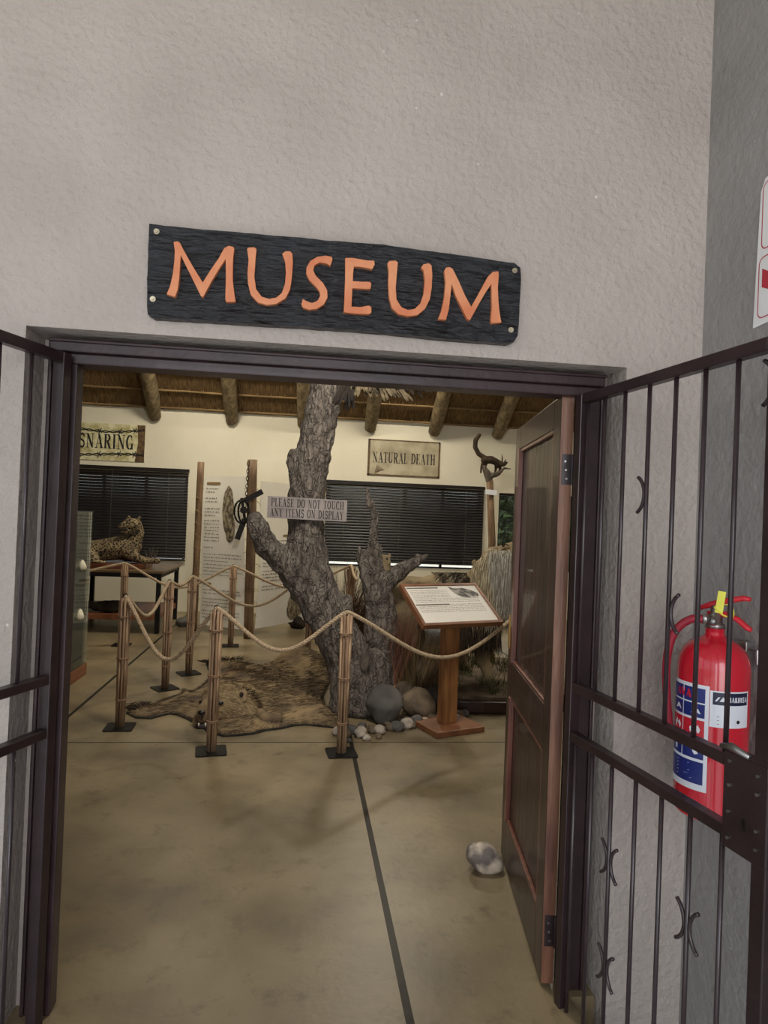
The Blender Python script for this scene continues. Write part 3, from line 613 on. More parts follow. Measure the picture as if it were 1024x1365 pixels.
mb = MB(); mb.add([cyl(math.radians(278)+.055*math.cos(a*PI/8), .292+.005*math.sin(a*PI/8), RR+.0016) for a in range(16)], [tuple(range(16))]); obj('inspection_stamp', mb, 'ink_black', fe)
mb = MB()
for q in range(3): mb.add([cyl(math.radians(u), v, RR+.0016) for u, v in ((244, .284+q*.010), (262+R.uniform(-4, 8), .284+q*.010), (262, .2855+q*.010), (244, .2855+q*.010))], [(0, 1, 2, 3)])
obj('small_print', mb, 'ink', fe)
mb = MB(); mb.lathe([(.027, .536), (.027, .548), (.020, .552), (.020, .575), (.013, .580), (.013, .600), (.004, .604)], seg=20); mb.tube([(-.02, -.012, .562), (-.055, -.03, .566)], .010, 12); mb.tube([(-.055, -.03, .566), (-.062, -.034, .566)], .014, 12); mb.ball((-.03, -.035, .560), .013, 2); valve = obj('valve', mb, 'bare_steel', fe, smooth=True)
# squeeze handle: upper lever and lower carry handle pointing towards the viewer's right
hd = Vector((.62, -.78, 0)).normalized()
def hp(a, z, o=0): p = hd*a; return Vector((p.x, p.y, z))
mb = MB(); mb.tube([hp(-.045, .588), hp(-.01, .603), hp(.03, .618), hp(.075, .630), (hp(.092, .628))], [.008, .012, .011, .010, .007], 10, flat=.8); obj('squeeze_lever', mb, 'red_plastic', fe, smooth=True)
mb = MB(); mb.tube([hp(-.02, .575), hp(.03, .578), hp(.06, .568), hp(.085, .548), hp(.097, .542)], [.010, .011, .010, .010, .007], 10, flat=.8); obj('carry_handle', mb, 'red_plastic', fe, smooth=True)
mb = MB(); d0 = Vector((-.62, -.60, 0)).normalized(); s0 = Vector((-.70, .40, 0)).normalized()
hpts = [(-.062, -.034, .566), (-.085, -.02, .563), (-.108, .0, .54), (-.122, .018, .50), (-.128, .028, .44), (-.127, .03, .38), (-.122, .03, .32), (-.112, .035, .26), (-.105, .04, .22)]
from mathutils import geometry
def smoothpath(pts, n=6):
    pts = [Vector(p) for p in pts]; out = []
    for i in range(len(pts)-1):
        p0 = pts[max(i-1, 0)]; p1 = pts[i]; p2 = pts[i+1]; p3 = pts[min(i+2, len(pts)-1)]
        for k in range(n):
            t = k/n; out.append(.5*((2*p1)+(p2-p0)*t+(2*p0-5*p1+4*p2-p3)*t*t+(3*p1-p0-3*p2+p3)*t**3))
    out.append(pts[-1]); return out
mb.tube(smoothpath(hpts), .0115, 12); obj('hose', mb, 'hose', fe, smooth=True)
mb = MB(); c0 = Vector((-.02, -.045, .585)); mb.box((-.010, -.001, 0), (.010, .001, .062), Matrix.Translation(c0) @ Matrix.Rotation(-.55, 4, 'Z') @ Matrix.Rotation(.12, 4, 'Y')); obj('tamper_tag', mb, 'tag_yellow', fe)
mb = MB(); mb.tube(smoothpath([(-.03, -.04, .60), (-.01, -.05, .58), (.02, -.05, .575), (.03, -.03, .60), (0, -.02, .61), (-.03, -.04, .60)]), .0022, 6); obj('tamper_seal', mb, 'tag_yellow', fe)
mb = MB(); mb.box((.085, -.02, .36), (.114, .02, .50)); mb.tube([(.095, -.02, .48), (.103, -.045, .48), (.10, -.05, .44)], .006, 8); obj('wall_bracket', mb, 'bare_steel', fe, bevel=.002)

# ------------------------------------------------------------------ safety sign on the right wall
XW = 1.309
ss = thing('safety_sign', 'white sign with thin red borders and a red arrow high on the right wall', 'sign', (XW, 1.7, 2.4))
def ws(y, z, o=0): return Vector((XW-.003-o, y, z))
mb = MB(); mb.prism([ws(1.840, 2.198), ws(1.824, 2.60), ws(1.806, 2.633), ws(1.55, 2.635), ws(1.53, 2.61), ws(1.53, 2.21)], (.003, 0, 0)); obj('sign_plate', mb, 'sign_white', ss)
def rborder(mb, y0, y1, z0, z1, r=.022, w_=.0035):
    pts = []
    for cy, cz, a0 in ((y1-r, z1-r, 0), (y0+r, z1-r, 90), (y0+r, z0+r, 180), (y1-r, z0+r, 270)):
        for q in range(6): a = math.radians(a0+90*q/5); pts.append((cy, cz, a))
    o_ = [ws(cy+r*math.cos(a), cz+r*math.sin(a), .0006) for cy, cz, a in pts]; i_ = [ws(cy+(r-w_)*math.cos(a), cz+(r-w_)*math.sin(a), .0006) for cy, cz, a in pts]
    n = len(pts); mb.add(o_+i_, [(k, (k+1) % n, n+(k+1) % n, n+k) for k in range(n)])
mb = MB(); rborder(mb, 1.545, 1.815, 2.42, 2.62); rborder(mb, 1.545, 1.822, 2.218, 2.40); obj('red_border', mb, 'sign_red', ss)
mb = MB(); mb.add([ws(1.806, 2.365, .0007), ws(1.806, 2.31, .0007), ws(1.675, 2.245, .0007), ws(1.56, 2.305, .0007), ws(1.56, 2.345, .0007), ws(1.675, 2.285, .0007)], [(0, 1, 2, 5), (5, 2, 3, 4)])
mb.add([ws(1.655, 2.38, .0009), ws(1.695, 2.38, .0009), ws(1.695, 2.26, .0009), ws(1.655, 2.26, .0009)], [(0, 1, 2, 3)]); obj('red_arrow', mb, 'sign_red', ss)

# ------------------------------------------------------------------ door stop stone
mb = MB(); c = fl(648, 1160); mb.ball((c.x-.01, c.y+.0, .055), .078, 4, (1.1, .8, .78), .14, 3, Matrix.Rotation(-.3, 3, 'Z') @ Matrix.Rotation(.35, 3, 'Y')); mb.xf(Matrix.Identity(4))
tag(obj('stone', mb, 'doorstop', smooth=True, base=(c.x, c.y, 0)), 'pale rounded stone holding the wooden door open on the concrete floor', 'stone')

# ================================================================== INSIDE: signs on the wall
def panel(name, lab, cat, c00, U, V, wd, hg, m, th=.012):
    """flat board: c00 = lower left corner, U right, V up; stands out towards -Y"""
    U = Vector(U).normalized(); V = Vector(V).normalized(); N = V.cross(U)*-1
    N = U.cross(V)                       # towards the viewer
    t = thing(name, lab, cat, c00); mb = MB(); c = Vector(c00)
    mb.prism([c, c+U*wd, c+U*wd+V*hg, c+V*hg], -N*th); obj('board', mb, m, t)
    return t, c, U, V, N
wy = YB-.016
# SNARING
t, c, U, V, N = panel('wall_sign', 'weathered yellow wall sign reading SNARING with barbed wire design', 'sign', (-3.62, wy, 2.315), (1, 0, 0), (0, 0, 1), 1.12, .575, 'snare_sign')
mb = MB(); text(mb, 'SNARING', c+U*.135+V*.19, U, V, .22, width=.83, lift=N*.002, bold=1.1); obj('lettering', mb, 'ink_black', t)
mb = MB()
for yy, ph in ((.50, 0), (.09, 2)):
    for s_ in (0, PI):
        pts = [c+U*(1.12*i/60)+V*(yy-.05*math.sin(i/60*3.2+ph)*(.5 if ph else 1)+.014*math.sin(i*.5+s_))+N*.006 for i in range(61)]; mb.tube(pts, .0075, 5)
    for i in (8, 24, 40, 52):
        p = c+U*(1.12*i/60)+V*(yy-.05*math.sin(i/60*3.2+ph)*(.5 if ph else 1))+N*.008; mb.tube([p-U*.02-V*.05, p+U*.02+V*.05], .006, 5); mb.tube([p+U*.03-V*.03, p-U*.03+V*.03], .006, 5)
obj('barbed_wire_design', mb, 'ink_black', t)
mb = MB(); mb.add([c+U*a+V*b+N*.0012 for a, b in ((.98, 0), (1.12, 0), (1.12, .575), (1.0, .575), (1.02, .3))], [(0, 1, 2, 3, 4)]); obj('dark_post_design', mb, 'sign_stain', t)
# NATURAL DEATH
t, c, U, V, N = panel('wall_sign', 'greyish weathered wall sign reading NATURAL DEATH above the right window', 'sign', (1.0, wy, 2.285), (1, 0, 0), (0, 0, 1), 1.19, .59, 'death_sign')
mb = MB(); text(mb, 'NATURAL DEATH', c+U*.08+V*.21, U, V, .17, width=1.04, lift=N*.002, bold=1.05); obj('lettering', mb, 'ink_black', t)
mb = MB()
for a, b in (((0, 0), (1.19, .022)), ((0, .568), (1.19, .59)), ((0, 0), (.035, .59)), ((1.165, 0), (1.19, .59))): mb.add([c+U*p[0]+V*p[1]+N*.0014 for p in (a, (b[0], a[1]), b, (a[0], b[1]))], [(0, 1, 2, 3)])
for i in range(7): mb.tube([c+U*(.12+i*.015)+V*(.02+.01*i)+N*.002, c+U*(.16+.02*i)+V*(.17-i*.012)+N*.002], .004, 4)
obj('stained_border', mb, 'sign_stain', t)

# ------------------------------------------------------------------ venetian blinds
def make_blind(lab, x0, x1, z0, z1, cords):
    t = thing('venetian_blind', lab, 'blind', ((x0+x1)/2, YB-.05, z1))
    mb = MB(); mb.box((x0, YB-.075, z1-.05), (x1, YB-.012, z1)); obj('head_rail', mb, 'blind', t, bevel=.004)
    mb = MB(); n = int((z1-.06-z0)/.046)
    for i in range(n):
        z = z1-.085-i*.046; m_ = Matrix.Translation((0, YB-.042, z)) @ Matrix.Rotation(.88, 4, 'X')
        pr = [(-.030, -.004), (-.015, .003), (0, .0055), (.015, .003), (.030, -.004)]
        mb.add([m_ @ Vector((x, y, zz_)) for x in (x0+.01, x1-.01) for y, zz_ in pr], [(k, k+1, 6+k, 5+k) for k in range(4)])
    obj('slats', mb, 'blind', t)
    mb = MB(); mb.box((x0+.01, YB-.055, z0), (x1-.01, YB-.03, z0+.02)); obj('bottom_rail', mb, 'blind', t)
    for xc in cords:
        mb = MB()
        for i in range(n): z = z1-.085-i*.046; mb.box((xc-.004, YB-.073, z-.006), (xc+.004, YB-.069, z+.012))
        mb.tube([(xc, YB-.071, z1-.05), (xc, YB-.071, z0)], .0009, 4); obj('ladder_cord', mb, 'blind_cord', t)
    return t
make_blind('black venetian blind closed over the left window behind the spotted cat', -4.45, -1.80, .80, 2.235, (-3.9, -2.95, -2.1))
make_blind('black venetian blind closed over the right window under the NATURAL DEATH sign', .34, 2.96, .87, 2.175, (.65, 1.55, 2.65))

# ------------------------------------------------------------------ standing poles, banners
def pole(lab, p0, p1, r, m='gum_pole'):
    mb = MB(); p0 = Vector(p0); p1 = Vector(p1); pts = [p0.lerp(p1, i/10)+Vector((.006*noise.noise(Vector((i*.6, p0.x, 0))), 0, 0)) for i in range(11)]
    mb.tube(pts, [r*(1+.06*noise.noise(Vector((i*.7, p0.x, 2)))) for i in range(11)], 16); return tag(obj('wooden_pole', mb, m, smooth=True, base=p0), lab, 'pole', 'upright poles holding the banners')
P1b, P1t = (-1.385, 9.1, 0), at(268, 616, 9.1); P2b, P2t = (-.627, 8.62, 0), at(337, 613, 8.62); P3b = (.22, 9.75, 0); P3t = (.26, 9.75, 2.30)
pole('brown upright pole at the left edge of the first banner beside the left blind', P1b, P1t, .045, 'pole_brown'); pole('brown upright pole with a chain hung on it between the two banners', P2b, P2t, .06, 'pole_brown')
pole('brown upright pole mostly hidden behind the dead tree trunk', P3b, P3t, .05, 'pole_brown')
def banner(lab, bl, br, tl, tr, tabs, seed, pic):
    t = thing('banner', lab, 'banner', ((Vector(bl)+Vector(br))*.5)); rr_ = random.Random(seed)
    bl, br, tl, tr = map(Vector, (bl, br, tl, tr)); nrm = (br-bl).cross(tl-bl).normalized()
    if nrm.y > 0: nrm = -nrm
    def P(u, v, o=0): 
        b = bl.lerp(br, u); a = tl.lerp(tr, u); bulge = .015*math.sin(v*7+seed)+.012*math.sin(u*5+v*3)
        return b.lerp(a, v)+nrm*(bulge+o)
    mb = MB(); n, k = 14, 30; vs = [P(i/n, j/k) for i in range(n+1) for j in range(k+1)]
    vs2 = [p-nrm*.003 for p in vs]; fs = [(i*(k+1)+j, (i+1)*(k+1)+j, (i+1)*(k+1)+j+1, i*(k+1)+j+1) for i in range(n) for j in range(k)]
    N_ = len(vs); mb.add(vs+vs2, fs+[tuple(q+N_ for q in reversed(f)) for f in fs]); obj('canvas', mb, 'canvas', t, smooth=True)
    mb = MB()
    def q(u0, v0, u1, v1, o=.004): mb.add([P(u0, v0, o), P(u1, v0, o), P(u1, v1, o), P(u0, v1, o)], [(0, 1, 2, 3)])
    for kind, v, u0, u1, rows in tabs:
        if kind == 'txt':
            for r_ in range(rows):
                vv = v-r_*.0225; u = u0; end = u0+(u1-u0)*(rr_.uniform(.55, .98) if r_ == rows-1 else rr_.uniform(.92, 1))
                while u < end:
                    wl = rr_.uniform(.02, .075); e_ = min(u+wl, end); m_ = max(1, int((e_-u)/.014))
                    for z in range(m_): a = u+(e_-u)*z/m_; q(a, vv-.0012*rr_.choice((0, 0, 1)), a+(e_-u)/m_*.7, vv+rr_.choice((.0042, .005, .0075)))
                    u = e_+.014
    obj('printed_text', mb, 'ink', t)
    for kind, v, u0, u1, rows in tabs:
        if kind == 'tab': mb = MB(); q(u0, v, u1, v+.016); obj('heading_tab', mb, 'tan_tab', t)
    if pic:
        for u, v, su, sv, m_, ang in pic:
            mb = MB(); pts = []
            for i in range(28):
                a = 2*PI*i/28; k_ = 1+.12*noise.noise(Vector((math.cos(a)*2, math.sin(a)*2, seed+u*9))); x = math.cos(a)*su*k_; y = math.sin(a)*sv*k_
                pts.append(P(u+x*math.cos(ang)-y*math.sin(ang)*.5, v+y*math.cos(ang)+x*math.sin(ang)*.5, .005))
            mb.add(pts, [tuple(range(28))]); obj('printed_picture', mb, m_, t)
    # lacing along both edges
    for v in [i/12 for i in range(1, 12)]:
        for u, sd in ((0, -1), (1, 1)):
            mb = MB(); p = P(u, v); mb.tube([p+nrm*.01, p+(br-bl).normalized()*sd*.09+nrm*.03+Vector((0, 0, .05)), p+(br-bl).normalized()*sd*.12-nrm*.05], .003, 5); obj('lacing_cord', mb, 'lath', t)
    return t
def off(p, d): return Vector(p)+Vector(d)
z0b = .10
c1bl = Vector((-1.30, 9.05, .10)); c1br = Vector((-.70, 8.67, .10)); c1tl = at(273, 635, 9.05); c1tr = at(328, 635, 8.67)
banner('white canvas banner with printed text and patterned picture laced between two brown poles', c1bl, c1br, c1tl, c1tr,
       [('tab', .945, .06, .38, 0), ('txt', .915, .06, .36, 2), ('txt', .85, .06, .34, 2), ('txt', .78, .06, .42, 3), ('txt', .70, .06, .42, 7), ('txt', .52, .06, .36, 1),
        ('txt', .475, .06, .93, 3), ('txt', .405, .06, .95, 4), ('tab', .27, .05, .24, 0), ('txt', .235, .05, .95, 2), ('txt', .175, .05, .95, 3), ('txt', .095, .05, .95, 3)], 3,
       [(.60, .78, .14, .155, 'photo_fur', .02), (.66, .66, .12, .10, 'photo_fur', .1)])
c2bl = Vector((-.55, 8.75, .10)); c2br = Vector((.14, 9.68, .10)); c2tl = at(349, 641, 8.75); c2tr = Vector((.16, 9.68, c2tl.z-.0))
banner('white canvas banner with printed text and dark fur picture behind the forked tree branch', c2bl, c2br, c2tl, c2tr,
       [('tab', .62, .42, .66, 0), ('txt', .59, .05, .9, 2), ('txt', .44, .05, .8, 2), ('txt', .385, .05, .85, 4), ('txt', .28, .05, .8, 2)], 5, [(.86, .17, .2, .12, 'photo_fur', 0), (.72, .12, .18, .10, 'photo_fur', .2)])

# ------------------------------------------------------------------ gin trap and chain
Yt = 8.50
tr_ = thing('leg_hold_trap', 'black iron toothed trap hanging by a chain from the middle upright pole', 'trap', at(322, 690, Yt))
mb = MB()
zz = [at(331-(i/11)*3, 618+i*5.0, Yt) for i in range(12)]
for i, p in enumerate(zz):
    a = (PI/2)*(i % 2); rx = Vector((math.cos(a), math.sin(a), 0)); mb.tube([p+rx*.014*math.cos(b*PI/5)+Vector((0, 0, .030*math.sin(b*PI/5))) for b in range(10)], .0055, 6, closed=True)
obj('chain', mb, 'trap_iron', tr_, smooth=True)
mb = MB()
for sx_, cx_ in ((-1, 322), (1, 325)):
    cpt = at(cx_, 682, Yt-.03*sx_)
    pts = [cpt+Vector((.09*math.cos(a*PI/10)*(.75 if sx_ > 0 else 1), .03*math.sin(a*PI/5), .145*math.sin(a*PI/10))) for a in range(20)]; mb.tube(pts, .012, 6, closed=True)
    for a in range(20):
        if a % 2: continue
        p = pts[a]; d = (cpt-p).normalized(); mb.tube([p, p+d*.03], [.008, .001], 5)
obj('jaw', mb, 'trap_iron', tr_)
def bar2(a, b, w_): 
    mb = MB(); a = at(*a, Yt-.02); b = at(*b, Yt-.02); d = (b-a).normalized(); n_ = d.cross(Vector((0, 1, 0))).normalized(); mb.prism([a+n_*w_, b+n_*w_, b-n_*w_, a-n_*w_], (0, .012, 0)); return mb
obj('spring_bar', bar2((325, 668), (350, 655), .034), 'trap_iron', tr_); obj('spring_bar', bar2((326, 692), (316, 719), .034), 'trap_iron', tr_)
mb = MB(); p = at(325, 680, Yt-.01); mb.tube([p-Vector((0, .02, .0)), p+Vector((0, .02, 0))], .045, 14); mb.tube([at(322, 664, Yt), p, at(327, 698, Yt)], .018, 8); obj('pan', mb, 'trap_iron', tr_)

# ------------------------------------------------------------------ dead tree
TY = 5.46
tree = thing('dead_tree', 'large grey dead tree trunk with a forked branch standing among stones', 'tree', (.60, TY, 0))
def ch(l, Y): return [(at(x, y, Y if len(q) == 0 else q[0]), r) for x, y, r, *q in l]
mb = MB()
mb.chain(ch([(447, 440, .14), (443, 470, .145), (437, 505, .148), (431, 540, .142), (423, 580, .146), (414, 620, .150), (409, 660, .155), (408, 700, .155), (409, 735, .17), (412, 765, .185), (426, 800, .185), (447, 840, .18), (466, 880, .195), (476, 920, .225), (478, 945, .215)], TY), .3)
mb.chain(ch([(340, 692, .062, 5.3), (344, 705, .085, 5.32), (355, 728, .095, 5.36), (372, 742, .10, 5.4), (395, 765, .13, TY), (412, 785, .16, TY)], TY), .3)
mb.chain(ch([(342, 688, .05, 5.3), (351, 706, .06, 5.3)], TY), .3)
mb.chain(ch([(464, 797, .045, 5.4), (458, 818, .09, 5.4)], TY), .3)
mb.chain(ch([(389, 600, .03, 5.4), (389, 618, .045, 5.4), (396, 640, .05, 5.4)], TY), .3)
mb.chain(ch([(500, 880, .10, 5.5), (505, 920, .11, 5.5), (500, 955, .10, 5.5)], TY), .3)
mb.chain(ch([(458, 900, .1, 5.35), (452, 945, .09, 5.35)], TY), .3)
mb.v = [Vector((p.x, p.y, max(p.z, .0))) for p in mb.v]
obj('trunk', mb, 'bark', tree, fuse=.022, disp=.055, dscale=.09)
mb = MB(); mb.ball(at(486, 880, 5.27), .06, 3, (.6, .25, 1.6), .2, 4); obj('knot_hollow', mb, 'bark_dark', tree, smooth=True)
# hanging sign
ty = 5.275
tl, trr, bl = at(357, 661, ty), at(463, 667, ty), at(356, 690, ty)
t, c, U, V, N = panel('warning_sign', 'grey board fixed on the trunk reading PLEASE DO NOT TOUCH ANY ITEMS ON DISPLAY', 'sign', bl, (trr-tl), (tl-bl), (trr-tl).length, (tl-bl).length, 'touch_sign', .02)
wv = (trr-tl).length; hv = (tl-bl).length
mb = MB(); text(mb, 'PLEASE DO NOT TOUCH', c+U*.028+V*(hv*.54), U, V, hv*.38, width=wv-.05, lift=N*.0012, bold=1.0); text(mb, 'ANY ITEMS ON DISPLAY', c+U*.022+V*(hv*.08), U, V, hv*.38, width=wv-.045, lift=N*.0012, bold=1.0); obj('lettering', mb, 'ink_black', t)

# bird fixed above on the trunk
by = 5.4
bird = thing('stuffed_bird', 'large pale brown stuffed bird with spread wing mounted high on the trunk under the thatch', 'bird', at(500, 500, by))
mb = MB(); mb.chain(ch([(462, 516, .03), (478, 508, .065), (505, 498, .10), (535, 497, .08)], by), .4); obj('body', mb, 'feather_pale', bird, fuse=.012, disp=.01, dscale=.03)
def feathers(n, x0, x1, y0, y1, dirx, L, wd):
    mb = MB()
    for i in range(n):
        k = i/(n-1); p = at(x0+(x1-x0)*k, y0+(y1-y0)*k+R.uniform(-5, 3), by-.02+R.uniform(-.09, .02)); d = Vector((dirx[0]+(dirx[1]-dirx[0])*k+R.uniform(-.3, .3), R.uniform(-.3, .2), -1))
        l_ = L*R.uniform(.7, 1.15); d.normalize(); s_ = Vector((1, .3, .3*d.x)).normalized()*wd; pts = [p-s_*.4, p+s_*.4, p+d*l_*.45+s_, p+d*l_*.85+s_*.8, p+d*l_, p+d*l_*.85-s_*.8, p+d*l_*.45-s_]
        mb.prism(pts, (0, .003, 0))
    return mb
obj('wing', feathers(60, 474, 534, 500, 512, (-.1, .8), .15, .015), 'feather_pale', bird); obj('wing_tips', feathers(26, 522, 556, 500, 512, (.5, 1.2), .14, .014), 'feather_dark', bird); obj('tail', feathers(12, 461, 472, 510, 514, (-.35, .0), .2, .013), 'feather_dark', bird)

# ------------------------------------------------------------------ second grey snag
SY = 5.90
mb = MB()
mb.chain(ch([(489, 652, .022), (492, 668, .034), (500, 690, .040), (497, 712, .040), (496, 735, .052), (499, 758, .09), (506, 785, .125), (508, 820, .145), (508, 860, .16), (508, 905, .17)], SY), .3)
mb.chain(ch([(510, 780, .10), (530, 764, .078), (547, 754, .055), (560, 746, .036), (569, 741, .022)], SY), .3); mb.chain(ch([(558, 748, .03), (556, 739, .018)], SY), .3)
mb.chain(ch([(478, 728, .022), (482, 745, .045), (492, 768, .08), (500, 800, .1)], SY), .3); mb.chain(ch([(506, 728, .022), (505, 745, .045), (503, 765, .07)], SY), .3)
mb.v = [Vector((p.x, p.y, max(p.z, 0))) for p in mb.v]
tag(obj('tree_snag', mb, 'bark', fuse=.018, disp=.05, dscale=.07, base=(at(508, 905, SY).x, SY, 0)), 'smaller twisted grey snag with a tall thin spike behind the big trunk', 'tree')

# ------------------------------------------------------------------ rope posts
def make_post(lab, loc, rot):
    p = thing('rope_post', lab, 'post', loc, rot, 'bundled stick rope posts', local=True)
    mb = MB(); n = 13
    for i in range(n):
        if i < 9: a = 2*PI*i/9+R.uniform(-.1, .1); r0 = .030
        else: a = 2*PI*(i-9)/4+.4; r0 = .012
        kb = .82; rs = R.uniform(.0075, .0095); top = .93+R.uniform(-.02, .012)
        pts = [(r0*kb*math.cos(a), r0*kb*math.sin(a), .008), (r0*1.02*math.cos(a+.03), r0*1.02*math.sin(a+.03), .45), (r0*1.18*math.cos(a+.06), r0*1.18*math.sin(a+.06), top)]
        mb.tube(pts, [rs, rs*1.0, rs*.95], 8)
    obj('stick_bundle', mb, 'stick', p, smooth=True)
    for z, r_ in ((.2, .036), (.5, .040), (.80, .043)):
        mb = MB(); mb.tube([(r_*math.cos(2*PI*k/16), r_*math.sin(2*PI*k/16), z+.003*math.sin(k)) for k in range(16)], .004, 6, closed=True); mb.tube([((r_)*math.cos(2*PI*k/16), (r_)*math.sin(2*PI*k/16), z+.008) for k in range(16)], .004, 6, closed=True); obj('binding', mb, 'twine', p, smooth=True)
    mb = MB(); s_ = .10; r_ = .018; pts = []
    for cx_, cy_, a0 in ((s_-r_, s_-r_, 0), (-s_+r_, s_-r_, 90), (-s_+r_, -s_+r_, 180), (s_-r_, -s_+r_, 270)):
        for q in range(5): a = math.radians(a0+90*q/4); pts.append((cx_+r_*math.cos(a), cy_+r_*math.sin(a), 0))
    mb.prism(pts, (0, 0, .008)); obj('base_plate', mb, 'black_metal', p)
    mb = MB(); mb.tube([(0, 0, .88), (0, 0, .945)], .007, 8); mb.tube([(.014*math.cos(2*PI*k/14), 0, .955+.014*math.sin(2*PI*k/14)) for k in range(14)], .004, 6, closed=True); obj('eyelet', mb, 'black_metal', p, smooth=True)
    return p
ptab = [(-.544, 4.54, .15, 'rope post in front of the lion head of the skin rug'), (.318, 4.50, .1, 'rope post in front of the large tree trunk'), (-1.258, 5.04, .05, 'front left rope post, nearest the glass case'),
        (-1.16, 6.14, .6, 'rope post with angled base plate, second behind the front left post'), (-1.05, 6.71, .5, 'rope post behind the left paw of the skin rug'),
        (-.80, 8.12, .1, 'rope post standing before the first white banner'), (-2.03, 8.06, .05, 'rope post in front of the spotted cat table'), (.11, 7.47, .2, 'rope post half hidden behind the tree trunk beyond the skin rug'),
        (2.02, 6.85, .1, 'rope post behind the standing lion, seen beside the wooden door')]
base_post = None; PT = []
for i, (x, y, rz, lb) in enumerate(ptab):
    lb = 'bundled stick '+lb
    if base_post is None: base_post = make_post(lb, (x, y, 0), rz)
    else: dup(base_post, (x, y, 0), rz, lb)
    PT.append(Vector((x, y, .952)))
B_, C_, A_, D_, E_, F_, G_, H_, I_ = PT
def sag(a, b, s, n=60):
    a = Vector(a); b = Vector(b); return [a.lerp(b, i/n)-Vector((0, 0, s*(.5*4*(i/n)*(1-i/n)+.5*(1-math.cos(2*PI*i/n))/2))) for i in range(n+1)]
def rope(lab, pts, r=.0085):
    mb = MB(); n = len(pts); L = 0; cum = [0]
    for p, q in zip(pts, pts[1:]): L += (q-p).length; cum.append(L)
    m_ = int(L/.010)+2; res = []
    j = 0
    for i in range(m_):
        d = L*i/(m_-1)
        while j < n-2 and cum[j+1] < d: j += 1
        res.append(pts[j].lerp(pts[j+1], (d-cum[j])/max(1e-6, cum[j+1]-cum[j])))
    for s_ in range(3):
        q = []
        for i, p in enumerate(res):
            d = (res[min(i+1, m_-1)]-res[max(i-1, 0)]).normalized(); u = d.cross(Vector((0, 1, .1))); u = u.normalized() if u.length > 1e-4 else d.orthogonal(); v_ = d.cross(u); a = 2*PI*(L*i/(m_-1)/.06)+2*PI*s_/3
            q.append(p+(u*math.cos(a)+v_*math.sin(a))*r*.95)
        mb.tube(q, r, 6)
    return tag(obj('barrier_rope', mb, 'rope', smooth=True, base=pts[0]), lab, 'rope', 'ropes slung between the posts')
Z_ = Vector((at(712, 800, 5.2).x, 5.2, .952)); dup(base_post, (Z_.x, Z_.y, 0), .1, 'bundled stick rope post hidden behind the open wooden door')
rope('rope slung from the front left post to the post before the lion head', sag(A_, B_, .40))
rope('rope slung from the lion head post to the post before the tree trunk', sag(B_, C_, .27))
rope('rope slung from the tree trunk post past the lectern towards the wooden door', sag(C_, Z_, .37))
rope('short rope between the front left post and the angled base post', sag(A_, D_, .22))
rope('short nearly level rope between the two middle left posts', sag(D_, E_, .06))
rope('rope from the middle left post swinging behind towards the tree trunk', sag(E_, H_, .33))
rope('rope from the cat table post to the banner post', sag(G_, F_, .27))
rope('rope from the cat table post towards the left wall', sag((-3.6, 7.6, .955), G_, .16))
J_ = Vector((.62, 8.3, .99))
rope('rope from the banner post to the reed sheaf behind the trunk', sag(F_, J_, .27))
K_ = at(477, 771, 7.2); K_.z = .95
rope('short rope over the reed sheaf beside the snag', sag(J_, at(476, 773, 7.0), .03))
# flared sheaf
mb = MB()
for i in range(46):
    a = R.uniform(0, 2*PI); r0 = R.uniform(0, .03); k = R.uniform(1.5, 4.0)
    mb.tube([(J_.x+r0*math.cos(a), J_.y+r0*math.sin(a), 0), (J_.x+r0*1.1*math.cos(a), J_.y+r0*1.1*math.sin(a), .55), (J_.x+r0*k*math.cos(a), J_.y+r0*k*math.sin(a), .96+R.uniform(-.03, .01))], .006, 5)
tag(obj('reed_sheaf', mb, 'stick', base=(J_.x, J_.y, 0)), 'flared brown sheaf of reeds holding a rope, between trunk and snag', 'post')

# ------------------------------------------------------------------ lion skin rug
rug = thing('lion_skin_rug', 'tawny lion skin rug with a mounted head lying on the floor inside the ropes', 'rug', (-.4, 5.8, 0))
ro = [(173, 951), (177, 941), (190, 938), (203, 942), (218, 936), (234, 930), (243, 927), (247, 921), (256, 925), (268, 918), (276, 912), (285, 900), (281, 893), (278, 884), (283, 880), (296, 885), (318, 884), (330, 886), (345, 889), (360, 890), (372, 884), (384, 881), (398, 880), (414, 882), (425, 880), (436, 878), (443, 890), (441, 905), (434, 915), (427, 930), (430, 942), (436, 949), (450, 955), (449, 971), (430, 968), (408, 966), (390, 967), (372, 971), (352, 973), (335, 978), (315, 980), (300, 981), (282, 976), (268, 966), (252, 958), (240, 953), (226, 951), (213, 954), (200, 957), (184, 957)]
poly = [fl(x, y) for x, y in ro]
def inpoly(x, y):
    c = False; n = len(poly)
    for i in range(n):
        a, b = poly[i], poly[(i+1) % n]
        if (a.y > y) != (b.y > y) and x < (b.x-a.x)*(y-a.y)/(b.y-a.y)+a.x: c = not c
    return c
def edged(x, y):
    m_ = 9; n = len(poly)
    for i in range(n):
        a, b = poly[i], poly[(i+1) % n]; ab = Vector((b.x-a.x, b.y-a.y)); ap = Vector((x-a.x, y-a.y)); t = max(0, min(1, ap.dot(ab)/max(1e-9, ab.length_squared))); m_ = min(m_, (ap-ab*t).length)
    return m_
hump = [(fl(398, 892), .19, .34), (fl(420, 905), .14, .3), (fl(350, 910), .06, .5), (fl(332, 940), .10, .30), (fl(430, 955), .07, .2), (fl(300, 925), .05, .25)]
